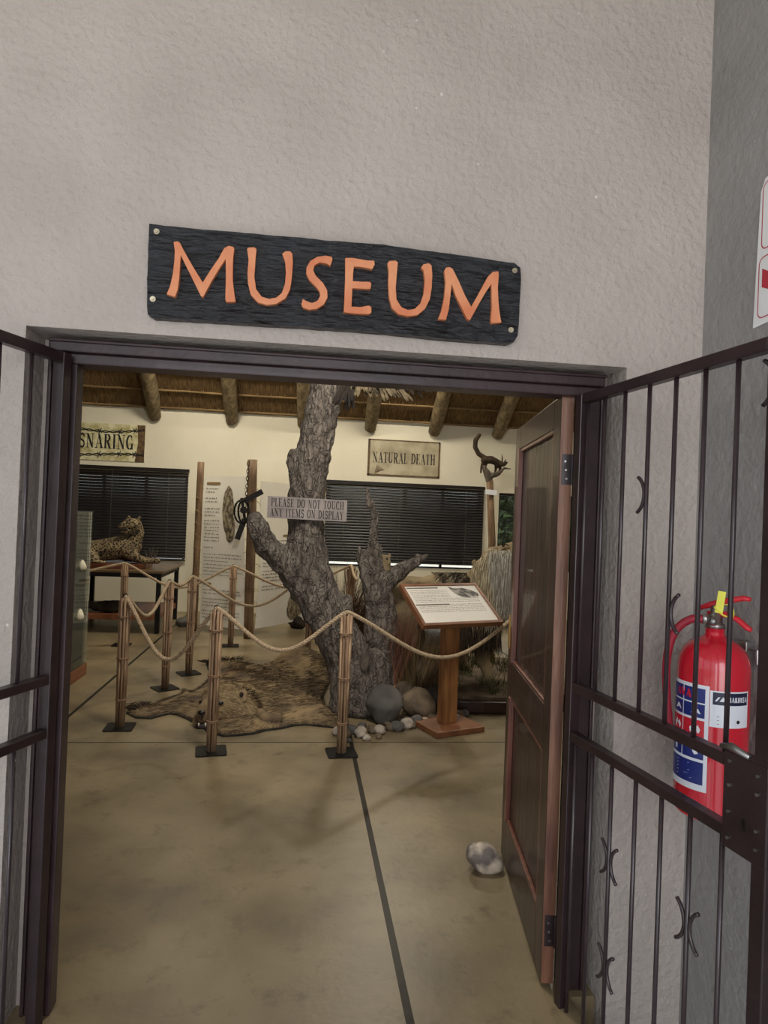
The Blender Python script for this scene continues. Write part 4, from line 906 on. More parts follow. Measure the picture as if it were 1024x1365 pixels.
def rz_(x, y):
    d = edged(x, y); z = .012+.03*min(1, d/.12)
    for c_, h_, s_ in hump: z += h_*math.exp(-((x-c_.x)**2+(y-c_.y)**2)/(2*(s_*.5)**2))*min(1, d/.12)
    return z+.02*noise.noise(Vector((x*6, y*4, 0)))*min(1, d/.1)+.006*noise.noise(Vector((x*20, y*16, 3)))
bm = bmesh.new(); vs = [bm.verts.new((p.x, p.y, 0)) for p in poly]; f0 = bm.faces.new(vs)
bmesh.ops.triangulate(bm, faces=bm.faces[:])
for _ in range(7):
    long = [e_ for e_ in bm.edges if e_.calc_length() > .07]
    if not long: break
    bmesh.ops.subdivide_edges(bm, edges=long, cuts=1); bmesh.ops.triangulate(bm, faces=[f for f in bm.faces if len(f.verts) > 3])
    bmesh.ops.beautify_fill(bm, faces=bm.faces[:], edges=bm.edges[:])
mb = MB(); bm.verts.index_update(); nv = len(bm.verts)
mb.add([(v.co.x, v.co.y, rz_(v.co.x, v.co.y)) for v in bm.verts]+[(v.co.x, v.co.y, .006) for v in bm.verts], [tuple(v.index for v in f.verts) for f in bm.faces]+[(e_.verts[0].index, e_.verts[1].index, e_.verts[1].index+nv, e_.verts[0].index+nv) for e_ in bm.edges if e_.is_boundary])
bm.free(); obj('hide', mb, 'rug_fur', rug, smooth=True)
# black felt backing, a little wider than the hide
cen = Vector((sum(p.x for p in poly)/len(poly), sum(p.y for p in poly)/len(poly), 0))
mb = MB(); o2 = []
n = len(poly)
for i in range(n):
    a, p, b = poly[i-1], poly[i], poly[(i+1) % n]; d = (b-a).normalized(); nn_ = Vector((-d.y, d.x, 0))
    if inpoly(p.x+nn_.x*.02, p.y+nn_.y*.02): nn_ = -nn_
    o2.append(Vector((p.x, p.y, .002))+nn_*(.028+.018*noise.noise(Vector((i*1.7, 0, 0)))))
mb.prism(o2, (0, 0, .006)); obj('felt_backing', mb, 'rug_backing', rug)
mb = MB()
for i in range(17000):                     # short fur lying over the hide
    a = R.uniform(-1.4, .6); b = R.uniform(4.7, 8.0)
    if inpoly(a, b):
        q_ = noise.noise(Vector((a*2.2, b*1.8, 4)))*2.2
        mb.strand((a, b, rz_(a, b)-.003), (math.cos(q_), math.sin(q_)*.8, .22), R.uniform(.04, .085), .0032, .12, 2)
for i in range(n):
    a, b = poly[i], poly[(i+1) % n]
    for k in range(int((b-a).length/.006)): p = a.lerp(b, R.random()); d = (p-cen).normalized(); mb.strand((p.x, p.y, .02), (d.x+R.uniform(-.4, .4), d.y+R.uniform(-.4, .4), .12), R.uniform(.02, .05), .003, .2, 2)
obj('fur', mb, 'hair_rug', rug)
mb = MB()
for (x, y, r_, l_) in ((186, 948, .06, .2), (305, 883, .09, .14), (278, 886, .04, .1)):
    c_ = fl(x, y)
    for k in range(130): a = R.uniform(0, 2*PI); d_ = R.uniform(0, r_)*1.6; mb.strand((c_.x+d_*math.cos(a), c_.y+d_*math.sin(a)*.8, .03), (math.cos(a)-.5, math.sin(a)*.6, .35), R.uniform(.04, .09), .004, .2, 2)
obj('dark_tufts', mb, 'mane_dark', rug)
mb = MB()
for (x, y) in ((318, 950), (309, 950)): pass
c_ = fl(352, 968); mb.chain([((c_.x-.05, c_.y+.16, .04), .05), ((c_.x, c_.y+.06, .045), .045), ((c_.x+.10, c_.y+.05, .04), .038)], .3)
obj('paw', mb, 'rug_fur', rug, fuse=.01)
# head of the rug, muzzle towards lower left
hc = fl(305, 970); HY = hc.y+.16
head = MB()
hp_ = lambda x, y, dy=0: at(x, y, HY+dy)
head.chain([(hp_(318, 938, .12), .155), (hp_(300, 940, .04), .15), (hp_(287, 942, -.02), .12)], .3)      # skull
head.chain([(hp_(283, 938, -.06), .085), (hp_(274, 949, -.13), .068), (hp_(270, 955, -.16), .055)], .3)   # muzzle
head.chain([(hp_(264, 957, -.13), .038), (hp_(262, 962, -.12), .034)], .3); head.chain([(hp_(282, 960, -.15), .042), (hp_(281, 964, -.13), .036)], .3)
head.chain([(hp_(306, 965, .02), .09), (hp_(285, 977, -.06), .05), (hp_(271, 980, -.09), .038)], .3)      # lower jaw
head.chain([(hp_(325, 950, .10), .14), (hp_(338, 958, .18), .10)], .3)                                    # neck
for ex, ey, d_ in ((323, 925, .0), (276, 922, .04)): head.chain([(hp_(ex, ey+6, d_), .042), (hp_(ex+1, ey, d_), .036), (hp_(ex+1, ey-3, d_), .02)], .3)
hd_ = obj('head', head, 'lion_head_fur', rug, fuse=.010, disp=.010, dscale=.03)
RL = rug.location
mb = MB(); mb.ball(hp_(268.5, 950, -.215), .024, 3, (1.15, .6, .75)); mb.tube([hp_(268.5, 953, -.225), hp_(269, 959, -.215)], .005, 6); obj('nose', mb, 'nose_black', hd_, smooth=True, base=RL)
for ex, ey, d_ in ((293, 937, -.115), (270, 936, -.10)):
    mb = MB(); mb.ball(hp_(ex, ey, d_-.006), .021, 3, (1.35, .7, .75)); mb.ball(hp_(ex-3 if ex > 280 else ex+1, ey+3, d_-.004), .012, 2, (1.3, .6, .8)); obj('eye', mb, 'nose_black', hd_, smooth=True, base=RL)
mb = MB(); mb.chain([(hp_(267, 968, -.175), .032), (hp_(276, 969, -.17), .034), (hp_(291, 966, -.12), .026)], .3); obj('open_mouth', mb, 'mouth', hd_, smooth=True, base=RL)
for x, y, l_ in ((265, 964, -.035), (274, 964, -.035), (278, 975, .025), (267, 976, .025)):
    mb = MB(); p = hp_(x, y, -.20); mb.tube([p, p+Vector((0, 0, l_))], [.007, .001], 8); obj('tooth', mb, 'tooth', hd_, smooth=True, base=RL)
mb = MB(); p = hp_(322, 926, -.045); mb.ball(p, .02, 2, (.8, .3, 1)); obj('ear_lining', mb, 'fur_dark', hd_, smooth=True, base=RL)
mb = MB()
for i in range(1500):
    a = R.uniform(-1.9, 1.6); k = R.uniform(.75, 1.15); p = hp_(318+22*math.cos(a)*k, 942+20*math.sin(a)*k, .10-.12*max(0, 1.15-k)); mb.strand(p, (.5*math.cos(a)+R.uniform(-.2, .4), -.25, -.5*math.sin(a)+R.uniform(-.5, .1)), R.uniform(.04, .09), .0032, .15, 2)
for i in range(500): p = hp_(R.uniform(258, 300), R.uniform(976, 984), R.uniform(-.09, .0)); mb.strand(p, (-.3+R.uniform(-.3, .3), -.3, -.35), R.uniform(.03, .06), .003, .1, 2)
obj('mane_hair', mb, 'hair_brown', hd_, base=RL)
mb = MB()
for cx_, cy_, cd_, cr_, n_ in ((318, 938, .12, .158, 2600), (300, 940, .04, .152, 2200), (287, 942, -.02, .122, 1500), (306, 965, .02, .092, 700), (325, 950, .10, .142, 1600)):
    c0 = hp_(cx_, cy_, cd_)
    for i in range(n_):
        v_ = Vector((R.gauss(0, 1), R.gauss(0, 1), R.gauss(0, 1))).normalized()
        if v_.y > .3: continue
        mb.strand(c0+v_*cr_*.985, v_*.35+Vector((.55, .25, -.25))+Vector((R.uniform(-.2, .2), 0, R.uniform(-.2, .2))), R.uniform(.018, .034), .0024, .1, 2)
obj('short_fur', mb, 'hair_head', hd_, base=RL)

# ------------------------------------------------------------------ stones round the tree foot
def rock(lab, x, y, r, m, scl=(1, 1, .8), seed=1, z=None, grp=None, nm='stone'):
    c_ = fl(x, y); mb = MB(); rz2 = r*scl[2]; mb.ball((c_.x, c_.y+r*.6, rz2*.86 if z is None else z), r, 3, scl, .28, seed, Matrix.Rotation(seed, 3, 'Z')); return tag(obj(nm, mb, m, smooth=True, base=(c_.x, c_.y+r*.6, 0)), lab, 'stone', grp)
rock('big smooth grey boulder right beside the tree foot', 514, 966, .165, 'rock', (1, .9, .85), 2)
rock('brown rough boulder between the grey boulder and the lectern post', 560, 958, .15, 'rock_brown', (1.15, .9, .75), 5)
rock('grey stone tucked behind the brown boulder by the lectern post', 584, 945, .13, 'rock', (1.1, .9, .7), 8)
rock('dark mossy rock behind the brown boulder', 560, 925, .2, 'rock_brown', (1.1, 1, .8), 11)
rock('bluish white rock lit behind the dry grass', 579, 893, .28, 'rock_white', (.9, .8, 1.1), 13)
rock('low brown stone behind the reed bundle', 540, 938, .11, 'rock_brown', (1.1, .8, .9), 17)
peb = [(449, 981, .04), (462, 984, .035), (470, 980, .045), (481, 984, .05), (497, 978, .04), (483, 973, .035), (507, 980, .045), (520, 975, .04), (530, 976, .05), (543, 972, .05), (551, 971, .028), (556, 968, .05), (567, 966, .035), (575, 963, .045), (583, 961, .035), (489, 988, .028), (505, 985, .025), (465, 990, .02), (472, 976, .03), (515, 968, .03), (537, 966, .03),
       (606, 962, .04), (613, 959, .045), (620, 956, .04), (613, 966, .03), (590, 958, .05), (599, 956, .04)]
bp_ = None
for i, (x, y, r_) in enumerate(peb):
    m_ = ('rock_pale', 'rock_brown', 'rock')[i % 3]
    lb = 'small rounded pebble in the row around the tree foot' if i < 21 else 'small rounded pebble beside the lectern base near the lion plinth'
    rock(lb, x, y, r_, m_, (1.1, .9, .8), i+20, grp='pebbles around the tree foot' if i < 21 else 'pebbles beside the lectern', nm='pebble')

for x, y, r_, lb in ((243, 836, .10, 'dark stone on the floor just right of the table leg'), (253, 838, .07, 'small dark stone between the table and the first banner pole'), (395, 838, .12, 'dark rounded stone at the foot of the second banner')):
    rock(lb, x, y, r_, 'fur_dark' if r_ > .1 else 'rock', (1.3, .8, .7), int(x))
# reed bundle with flared grasses
cx_, cy_ = fl(524, 934).x, fl(524, 934).y+.05
rb = thing('reed_bundle', 'tall reddish brown bundle of dry grass fanning out right of the tree foot', 'grass', (cx_, cy_, 0))
mb = MB()
for i in range(420):
    a = R.uniform(0, 2*PI); r0 = R.uniform(0, .07); mb.strand((cx_+r0*math.cos(a), cy_+r0*math.sin(a), .14), (math.cos(a)*.16+R.uniform(-.14, .22), math.sin(a)*.16+R.uniform(-.1, .1), 1), R.uniform(.4, .75), .0045, .03, 4)
obj('stems', mb, 'reed_red', rb)
mb = MB(); mb.lathe([(.065, .08), (.072, .2), (.078, .4), (.06, .41)], (cx_, cy_, 0), 20); obj('tight_bundle', mb, 'reed_red', rb)
mb = MB(); mb.lathe([(.078, 0), (.088, .02), (.088, .12), (.082, .14)], (cx_, cy_, 0), 24); obj('wooden_holder', mb, 'lectern_wood', rb, smooth=True)
def tuft(lab, x, y, n, spread, L, m, base_z=0, lean=0, Y=None):
    c_ = fl(x, y, base_z); mb = MB()
    for i in range(n):
        a = R.uniform(0, 2*PI); r0 = R.uniform(0, spread); mb.strand((c_.x+r0*math.cos(a), c_.y+r0*math.sin(a), base_z), (math.cos(a)*.35+lean+R.uniform(-.15, .15), math.sin(a)*.35, 1), L*R.uniform(.5, 1.1), .004, .12, 4)
    return tag(obj('grass_tuft', mb, m, base=(c_.x, c_.y, base_z)), lab, 'grass', 'dry grass tufts')
tuft('spreading dry grass tuft between the reed bundle and the lectern post', 556, 930, 620, .18, .6, 'dry_grass', lean=.1)
tuft('greenish low grass tuft in front of the mossy rock', 572, 935, 260, .14, .22, 'green_grass')
tuft('pale dry grass tuft left of the blue-white rock', 545, 905, 480, .2, .62, 'dry_grass', lean=.12)
tuft('dark brown dry grass standing behind the reed sheaf below the right blind', 455, 850, 1100, .38, 1.1, 'brush_dark')

# ------------------------------------------------------------------ lectern
rot = math.atan2(.25, .661)
NL, NR, FL_, FR = Vector((.894, 4.75, .823)), Vector((1.555, 5.0, .824)), Vector((.762, 5.10, 1.08)), Vector((1.423, 5.35, 1.08))
lc = (NL+NR+FL_+FR)/4
le = thing('lectern', 'wooden lectern with a slanted framed information board in front of the standing lion', 'lectern', (lc.x, lc.y, 0), rot, local=True)
inv = Matrix.Rotation(-rot, 4, 'Z') @ Matrix.Translation((-lc.x, -lc.y, 0))
mb = MB(); mb.box((-.215, -.20, 0), (.215, .20, .045)); obj('base', mb, 'lectern_frame', le, bevel=.006)
mb = MB(); mb.box((-.062, -.045, .045), (.062, .045, .90)); obj('post', mb, 'lectern_wood', le, bevel=.004)
nl, nr, f_l, f_r = [inv @ p for p in (NL, NR, FL_, FR)]
Ub = (nr-nl).normalized(); Vb = (f_l-nl); Vb = (Vb-Ub*Vb.dot(Ub)).normalized(); Nb = Ub.cross(Vb); Wb = (nr-nl).length; Hb = (f_l-nl).length
def bp3(u, v, o=0): return nl+Ub*u+Vb*v+Nb*o
mb = MB(); mb.prism([bp3(0, 0), bp3(Wb, 0), bp3(Wb, Hb), bp3(0, Hb)], -Nb*.018); obj('backing_board', mb, 'lectern_frame', le)
mb = MB(); fr_ = .022
for u0, v0, u1, v1 in ((-.004, -.004, Wb+.004, fr_), (-.004, Hb-fr_, Wb+.004, Hb+.004), (-.004, fr_, fr_, Hb-fr_), (Wb-fr_, fr_, Wb+.004, Hb-fr_)): mb.prism([bp3(u0, v0, .012), bp3(u1, v0, .012), bp3(u1, v1, .012), bp3(u0, v1, .012)], -Nb*.042)
obj('frame', mb, 'lectern_frame', le, bevel=.002)
mb = MB(); mb.prism([bp3(fr_, fr_, .004), bp3(Wb-fr_, fr_, .004), bp3(Wb-fr_, Hb-fr_, .004), bp3(fr_, Hb-fr_, .004)], -Nb*.003); sheet = obj('printed_sheet', mb, 'paper', le)
mb = MB(); y = Hb-.075
for i in range(8):
    scribble(mb, nl, Ub, Vb, .05, (.40 if i < 5 else Wb-.05), y, .008, Nb*.0048, .97); y -= .019
y -= .012
for i in range(5): scribble(mb, nl, Ub, Vb, .05, Wb-.05, y, .008, Nb*.0048, .97); y -= .019
obj('printed_text', mb, 'ink', sheet)
mb = MB()
for u0, u1, v in ((.035, .32, Hb-.05), (.035, .33, Hb-.05-.19)): mb.add([bp3(u0, v, .005), bp3(u1, v, .005), bp3(u1, v+.012, .005), bp3(u0, v+.012, .005)], [(0, 1, 2, 3)])
obj('heading_bar', mb, 'ink', sheet)
mb = MB(); pl = [(.42, -.03), (.46, -.055), (.54, -.05), (.62, -.075), (.665, -.115), (.655, -.15), (.60, -.155), (.575, -.15), (.565, -.165), (.50, -.155), (.455, -.125), (.43, -.08)]
mb.add([bp3(u, Hb+v, .0055) for u, v in pl], [tuple(range(len(pl)))]); obj('printed_picture', mb, 'photo_dark', sheet)

# ------------------------------------------------------------------ standing lion on plinth
LY = 6.32
lion = thing('mounted_lion', 'standing mounted male lion with a long blond and black mane behind the lectern', 'lion', (1.6, LY, .12))
body = MB()
lp = lambda x, y, Y=LY: at(x, y, Y)
body.chain([(lp(522, 808), .21), (lp(538, 800), .245), (lp(560, 803), .25), (lp(590, 800), .27), (lp(618, 802), .275), (lp(634, 800, LY-.03), .25)], .3)
body.chain([(lp(638, 790), .21), (lp(652, 768, LY-.1), .18), (lp(662, 752, LY-.15), .16)], .3)                       # neck and skull
body.chain([(lp(660, 748, LY-.18), .145), (lp(676, 738, LY-.26), .10), (lp(690, 732, LY-.30), .085)], .3)            # muzzle lifted to the right
body.chain([(lp(637, 756, LY-.22), .045), (lp(632, 750, LY-.24), .035)], .3)                                          # ear
for xk, yf, Y_, fx in ((642, 912, LY-.12, 662), (612, 905, LY+.16, 628)):                                             # forelegs
    body.chain([(lp(xk-12, 815, Y_), .15), (lp(xk-4, 850, Y_), .095), (lp(xk+3, 882, Y_), .062), (lp(xk+9, yf-12, Y_), .055), (lp(fx-6, yf-1, Y_), .062), (lp(fx+1, yf+1, Y_), .052)], .3)
for Y_, o in ((LY-.12, 16), (LY+.16, 26)):                                                                             # hind legs with hock
    body.chain([(lp(512+o, 815, Y_), .19), (lp(526+o, 850, Y_), .12), (lp(514+o, 880, Y_), .062), (lp(518+o, 903, Y_), .052), (lp(528+o, 910, Y_), .055)], .3)
body.chain([(lp(516, 800), .06), (lp(511, 830), .03), (lp(511, 870), .025), (lp(513, 890), .035)], .5)
obj('body', body, 'lion_fur', lion, fuse=.02, disp=.015, dscale=.06)
eyo = MB(); eyo.ball(lp(671, 727, LY-.375), .016, 3); obj('eye', eyo, 'eye', lion, smooth=True)
eyo = MB(); eyo.tube([lp(664, 727.5, LY-.37), lp(671, 724.5, LY-.385), lp(678, 727, LY-.37)], .006, 6); eyo.ball(lp(641, 762, LY-.29), .035, 2, (1, .4, .7)); obj('dark_markings', eyo, 'fur_dark', lion, smooth=True)
mp, md_ = MB(), MB(); bd = MB()
for i in range(3000):
    x = R.uniform(648, 694); y = R.uniform(733, 812)
    Y_ = LY-.40+.09*max(0, (664-x)/16)+.10*max(0, (y-760)/50)+R.uniform(-.02, .03)
    bd.strand(lp(x, y, Y_), (R.uniform(-.15, .12), -.05, -1), R.uniform(.08, .18), .0042, .03, 3)
obj('beard', bd, 'beard', lion)
for i in range(5200):
    # pale mane: sides of head, neck and chest
    x = R.uniform(622, 690); y = R.uniform(731, 826)
    lim = 632+max(0, 755-y)*.9
    if x < lim-3: continue
    Y_ = LY-.20-.12*math.sin((x-600)/90*PI)+R.uniform(-.03, .03)
    p = lp(x, y, Y_); dr = Vector((R.uniform(-.22, .12), -.12, -1 if y > 745 else -.55))
    (mp if (y < 812 or R.random() < .35) else md_).strand(p, dr, R.uniform(.09, .2), .0045, .05, 3)
for i in range(5200):
    x = R.uniform(583, 640); th = R.uniform(-.5, 1.75); c0 = lp(x+R.uniform(-3, 3), 802); rad_ = .268 if x < 625 else .25
    p = c0+Vector((0, -math.sin(th), math.cos(th)))*rad_; m_ = mp if R.random() < (.75 if x < 588 or 594 < x < 601 else .10) else md_
    m_.strand(p, Vector((-.55, -math.cos(th)*.9, -math.sin(th)*.9))+Vector((R.uniform(-.2, .2), 0, R.uniform(-.1, .12))), R.uniform(.07, .15), .0045, .12, 3)
for i in range(2200):
    x = R.uniform(602, 668); y = R.uniform(820, 855); p = lp(x, y, LY-.24+R.uniform(-.1, .12)); md_.strand(p, (R.uniform(-.15, .15), -.05, -1), R.uniform(.1, .2), .005, 0, 3)
obj('pale_mane', mp, 'mane_pale', lion); obj('dark_mane', md_, 'mane_dark', lion)
# plinth with turf
pc = Vector((1.76, 6.30, 0))
pl_ = thing('display_plinth', 'dark polished wooden plinth under the standing lion, topped with earth and grass', 'plinth', pc)
def ovl(rx, ry, z, n=48): return [(pc.x+rx*math.copysign(abs(math.cos(a))**.7, math.cos(a)), pc.y+ry*math.copysign(abs(math.sin(a))**.7, math.sin(a)), z) for a in [2*PI*i/n for i in range(n)]]
mb = MB(); mb.prism(ovl(.86, .90, 0), (0, 0, .10)); obj('base', mb, 'plinth_dark', pl_, bevel=.012)
mb = MB(); mb.prism(ovl(.80, .84, .10), (0, 0, .025)); obj('earth_top', mb, 'rock_brown', pl_)
mb = MB()
for i in range(2400):
    a = R.uniform(0, 2*PI); k = math.sqrt(R.random()); x = pc.x+.76*k*math.cos(a); y = pc.y+.79*k*math.sin(a)
    if noise.noise(Vector((x*3, y*3, 1))) < -.05: continue
    mb.strand((x, y, .12), (R.uniform(-.6, .6), R.uniform(-.6, .6), 1), R.uniform(.05, .2), .004, .15, 3)
gp = obj('grass', mb, 'green_grass', pl_, kind='stuff')

# small animal peeking over the snag
sa = thing('small_mounted_animal', 'small tawny animal head with rounded ears peeking out behind the grey snag', 'animal', (at(513, 770, SY)))
mb = MB(); mb.chain([(at(511, 772, SY), .06), (at(513, 760, SY), .055), (at(514, 746, SY), .046)], .3); mb.chain([(at(514, 747, SY-.01), .040), (at(518, 750, SY-.03), .026)], .3)
for ex in (509.5, 519.5): mb.chain([(at(ex, 741.5, SY), .015), (at(ex, 739, SY), .012)], .3)
o = obj('body', mb, 'lion_fur', sa, fuse=.008)
mb = MB(); mb.ball(at(516, 744.5, SY-.046), .010, 2); obj('eye', mb, 'nose_black', sa, smooth=True)

# ------------------------------------------------------------------ small cat on the tall post
gy = 9.9
mb = MB(); mb.tube([at(656, 722, gy)*1+Vector((0, 0, -1.5)), at(656, 722, gy), at(653, 640, gy)], [.06, .055, .05], 16)
mb.v = [Vector((p.x, p.y, max(0, p.z))) for p in mb.v]
tp = tag(obj('display_post', mb, 'pole_brown', smooth=True, base=(at(656, 722, gy).x, gy, 0)), 'tall rough post beside the right blind carrying the small cat with curled tail', 'post')
mb = MB(); q = at(655, 656, gy-.085); mb.prism([q+Vector((-.09, 0, -.035)), q+Vector((.09, 0, -.045)), q+Vector((.09, 0, .03)), q+Vector((-.09, 0, .04))], (0, .004, 0)); obj('paper_label', mb, 'label_white', tp, base=tp.location)
mb = MB(); mb.chain([(at(653, 643, gy), .05), (at(650, 632, gy), .06), (at(645, 622, gy), .03)], .3); mb.chain([(at(652, 635, gy), .05), (at(664, 632, gy-.02), .035), (at(672, 624, gy-.05), .02), (at(681, 625, gy-.05), .01)], .3)
tb = obj('forked_branch', mb, 'bark_dark', tp, fuse=.012, disp=.02, dscale=.05, base=tp.location)
gt = thing('mounted_genet', 'small dark mounted cat-like animal with long curled tail standing on the tall post', 'animal', at(655, 625, gy))
mb = MB(); mb.chain([(at(646, 613, gy), .058), (at(655, 613, gy), .062), (at(664, 617, gy), .052), (at(669, 619, gy-.02), .038), (at(672, 619, gy-.03), .034), (at(676, 616.5, gy-.03), .016)], .3)
mb.chain([(at(646, 610, gy), .04), (at(638, 605, gy), .036), (at(633.5, 596, gy), .037), (at(634, 587, gy), .037), (at(639, 580, gy), .030)], .3)
for pts in (((645, 615), (642, 622), (641, 630)), ((648, 617), (646, 624), (650, 630)), ((662, 620), (661, 626), (660, 631)), ((666, 620), (667, 626), (664, 630))): mb.chain([(at(*p, gy+(.03 if i_ else 0)), r_) for i_, (p, r_) in enumerate(zip(pts, (.032, .02, .016)))], .3)
obj('body', mb, 'genet_fur', gt, fuse=.009)
mb = MB()
for p, q in (((669.5, 616), (669, 605)), ((672.5, 616), (674.5, 612))): mb.tube([at(*p, gy-.03), at((p[0]+q[0])/2+.5, (p[1]+q[1])/2, gy-.03), at(*q, gy-.03)], [.012, .010, .002], 8)
obj('ear', mb, 'genet_fur', gt)

# ------------------------------------------------------------------ table with spotted cat
TZ = .80; tx1 = -1.74; tx0 = -4.3; ty0, ty1 = 8.80, 10.1
tb = thing('display_table', 'long table with wooden top, lower shelf and black steel frame under the spotted cat', 'table', ((tx0+tx1)/2, (ty0+ty1)/2, 0))
mb = MB(); mb.box((tx0, ty0, TZ-.03), (tx1, ty1, TZ)); obj('tabletop', mb, 'table_top', tb, bevel=.004)
mb = MB(); mb.box((tx0+.03, ty0+.03, .17), (tx1-.05, ty1-.03, .24)); obj('shelf', mb, 'case_base', tb, bevel=.004)
for x in (tx0+.03, -3.0, tx1-.09):
    for y in (ty0+.02, ty1-.08): mb = MB(); mb.box((x, y, 0), (x+.055, y+.055, TZ-.03)); obj('leg', mb, 'black_metal', tb, bevel=.002)
mb = MB(); mb.box((tx0+.03, ty0+.015, TZ-.085), (tx1-.03, ty0+.05, TZ-.03)); mb.box((tx1-.07, ty0+.02, TZ-.085), (tx1-.035, ty1-.03, TZ-.03)); mb.box((tx0+.03, ty1-.06, TZ-.085), (tx1-.03, ty1-.03, TZ-.03)); obj('apron', mb, 'black_metal', tb)
mb = MB(); n_ = 24; mb.prism([(-2.95+.93*math.copysign(abs(math.cos(2*PI*i/n_))**.5, math.cos(2*PI*i/n_)), 9.33+.40*math.copysign(abs(math.sin(2*PI*i/n_))**.5, math.sin(2*PI*i/n_)), TZ) for i in range(n_)], (0, 0, .065))
tag(obj('plinth_board', mb, 'plinth', base=(-2.95, 9.33, TZ), bevel=.01), 'reddish brown plinth board on the table under the spotted cat', 'plinth')
rr2 = [(-2.45, 9.0, .10, 'dark tanned hide bundle on the table shelf, left'), (-2.85, 9.1, .09, 'dark curved horn bundle on the table shelf')]
for x, y, r_, lb in rr2:
    mb = MB(); mb.ball((x, y, .24+r_*.75), r_, 3, (2.2, 1, .8), .35, x); tag(obj('hide_bundle', mb, 'fur_dark', smooth=True, base=(x, y, .24)), lb, 'hide')
cy2 = 9.25
cat_ = thing('mounted_cheetah', 'mounted spotted cheetah lying on the table with its head turned back to the left', 'cheetah', (-2.9, cy2, TZ+.065))
cp = lambda x, y, Y=cy2: at(x, y, Y)
mb = MB()
mb.chain([(cp(85, 738), .17), (cp(110, 737), .155), (cp(140, 733), .15), (cp(160, 730), .16), (cp(174, 728), .15)], .3)
mb.chain([(cp(172, 730), .13), (cp(180, 720), .10), (cp(184, 710), .085), (cp(181, 700, cy2-.03), .085)], .3)
mb.chain([(cp(179, 700, cy2-.05), .088), (cp(172, 698, cy2-.08), .078)], .3); mb.chain([(cp(170, 699, cy2-.10), .06), (cp(163, 701, cy2-.14), .042), (cp(160, 702, cy2-.16), .034)], .3); mb.chain([(cp(170, 708, cy2-.1), .045), (cp(163, 709, cy2-.13), .025)], .3)
mb.chain([(cp(184, 693, cy2-.06), .026), (cp(186, 690, cy2-.06), .022)], .3); mb.chain([(cp(172, 690, cy2-.0), .024), (cp(172, 688.5, cy2), .018)], .3)
mb.chain([(cp(172, 735, cy2-.1), .10), (cp(182, 744, cy2-.12), .058), (cp(197, 748, cy2-.12), .045), (cp(210, 748, cy2-.12), .042)], .3)
mb.chain([(cp(165, 738, cy2+.05), .10), (cp(185, 747, cy2+.1), .05), (cp(200, 749, cy2+.1), .045)], .3)
mb.chain([(cp(112, 742, cy2-.12), .13), (cp(125, 745, cy2-.2), .075), (cp(122, 750, cy2-.24), .045), (cp(138, 751, cy2-.24), .04)], .3)
zc = TZ+.065
mb.v = [Vector((p.x, p.y, max(p.z, zc+.005))) for p in mb.v]
body_ = obj('body', mb, 'spots', cat_, fuse=.012)
mb = MB(); mb.ball(cp(160.5, 699.5, cy2-.185), .016, 3, (1, .6, .8)); mb.ball(cp(170, 694.5, cy2-.155), .010, 3); mb.chain([(cp(163, 706, cy2-.15), .016), (cp(169, 706, cy2-.14), .018)], .3); obj('nose', mb, 'nose_black', cat_, smooth=True)
mb = MB(); mb.tube(smoothpath([cp(172, 711, cy2-.12), cp(178, 712, cy2-.12), cp(185, 706, cy2-.08)]), .012, 6); obj('dark_throat', mb, 'fur_dark', cat_, smooth=True)
tt = MB()
for i in range(24): a = R.uniform(-1, 1); tt.tube([at(197+i*.5, 748, cy2+.12), at(197+i*.5+a*6, 735+R.uniform(-8, 5), cy2+.12)], [.005, .002], 4)
tag(obj('twig_cluster', tt, 'bark_dark', base=at(203, 748, cy2+.12)), 'bare dry twigs standing behind the forepaws of the spotted cat', 'twigs')

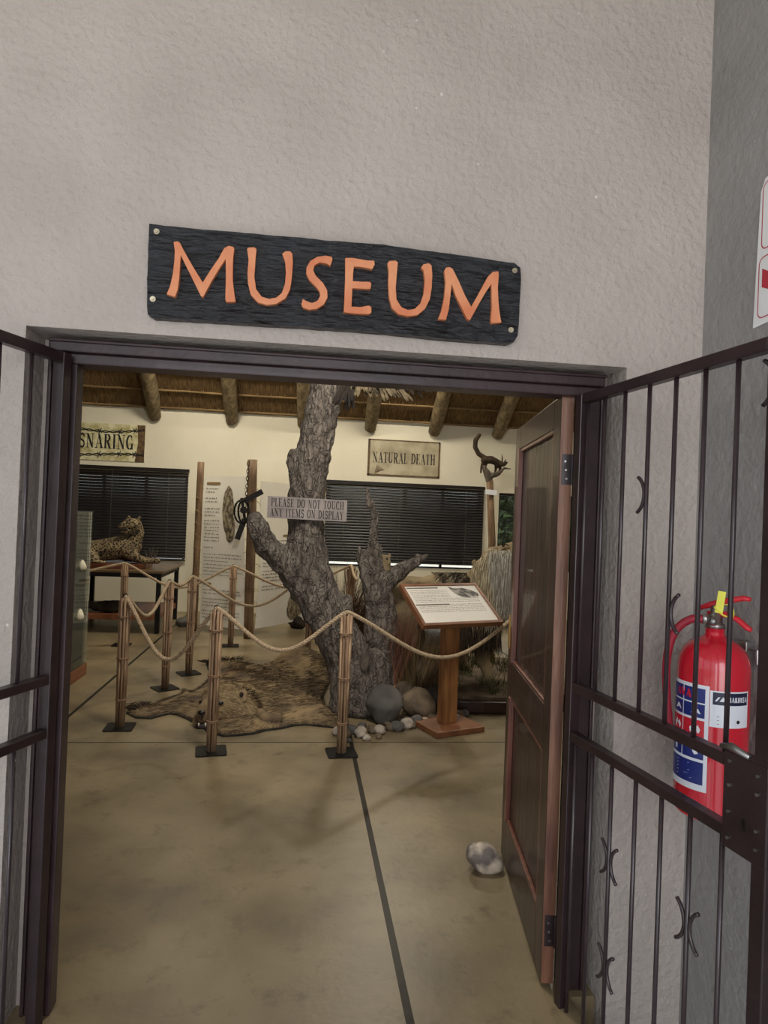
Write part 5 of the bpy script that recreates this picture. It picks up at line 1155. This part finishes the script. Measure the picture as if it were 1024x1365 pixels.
# ------------------------------------------------------------------ glass case on the left
gc = thing('glass_case', 'tall glass display case with wooden base at the left behind the gate post', 'display case', (-2.3, 6.2, 0))
gx0, gx1, gy0, gy1 = -2.7, -1.985, 5.6, 6.65
mb = MB(); mb.box((gx0, gy0, 0), (gx1, gy1, .11)); obj('base', mb, 'case_base', gc, bevel=.004)
mb = MB(); mb.box((gx0+.04, gy0+.04, .11), (gx1-.04, gy1-.04, .118)); obj('felt', mb, 'black_metal', gc)
for a, b in (((gx1-.012, gy0+.01, .118), (gx1-.004, gy1-.01, 1.535)), ((gx0+.01, gy1-.014, .118), (gx1-.014, gy1-.006, 1.535)), ((gx0+.01, gy0+.006, .118), (gx1-.014, gy0+.014, 1.535))):
    mb = MB(); mb.box(a, b); obj('glass_pane', mb, 'case_glass', gc)
mb = MB(); mb.box((gx0, gy0, 1.535), (gx1, gy1, 1.547)); obj('glass_top', mb, 'case_glass', gc)
for z in (.55, 1.0):
    mb = MB(); mb.box((gx0+.02, gy0+.02, z), (gx1-.02, gy1-.02, z+.008)); obj('glass_shelf', mb, 'case_glass', gc)
for lb, x, y, z, r_ in (('small pale skull on the upper shelf of the glass case', 106, 743, 1.04, .055), ('white bone jug shape on the lower shelf of the glass case', 102, 812, .59, .06)):
    p = at(x, y, 6.4); mb = MB(); mb.chain([(Vector((p.x, 6.4, z+.018)), r_), (Vector((p.x+.05, 6.35, z+.0)), r_*.6)], .3); sk = obj('animal_skull', mb, 'bone', fuse=.007, base=(p.x, 6.4, z-.03)); tag(sk, lb, 'skull')
# ------------------------------------------------------------------ hedge outside the third window
mb = MB()
for i in range(5000):
    x = R.uniform(6.2, 12); z = R.uniform(0, 4.6); y = 22+R.uniform(-.5, .5)
    mb.strand((x, y, z), (R.uniform(-1, 1), -1, R.uniform(-.5, 1)), R.uniform(.15, .4), .08, .1, 2)
mb.box((6.3, 22.2, -.05), (12, 23, 4.5))
tag(obj('hedge', mb, 'leafy', base=(9, 22.5, 0)), 'dark green hedge seen through the window at the right', 'hedge')
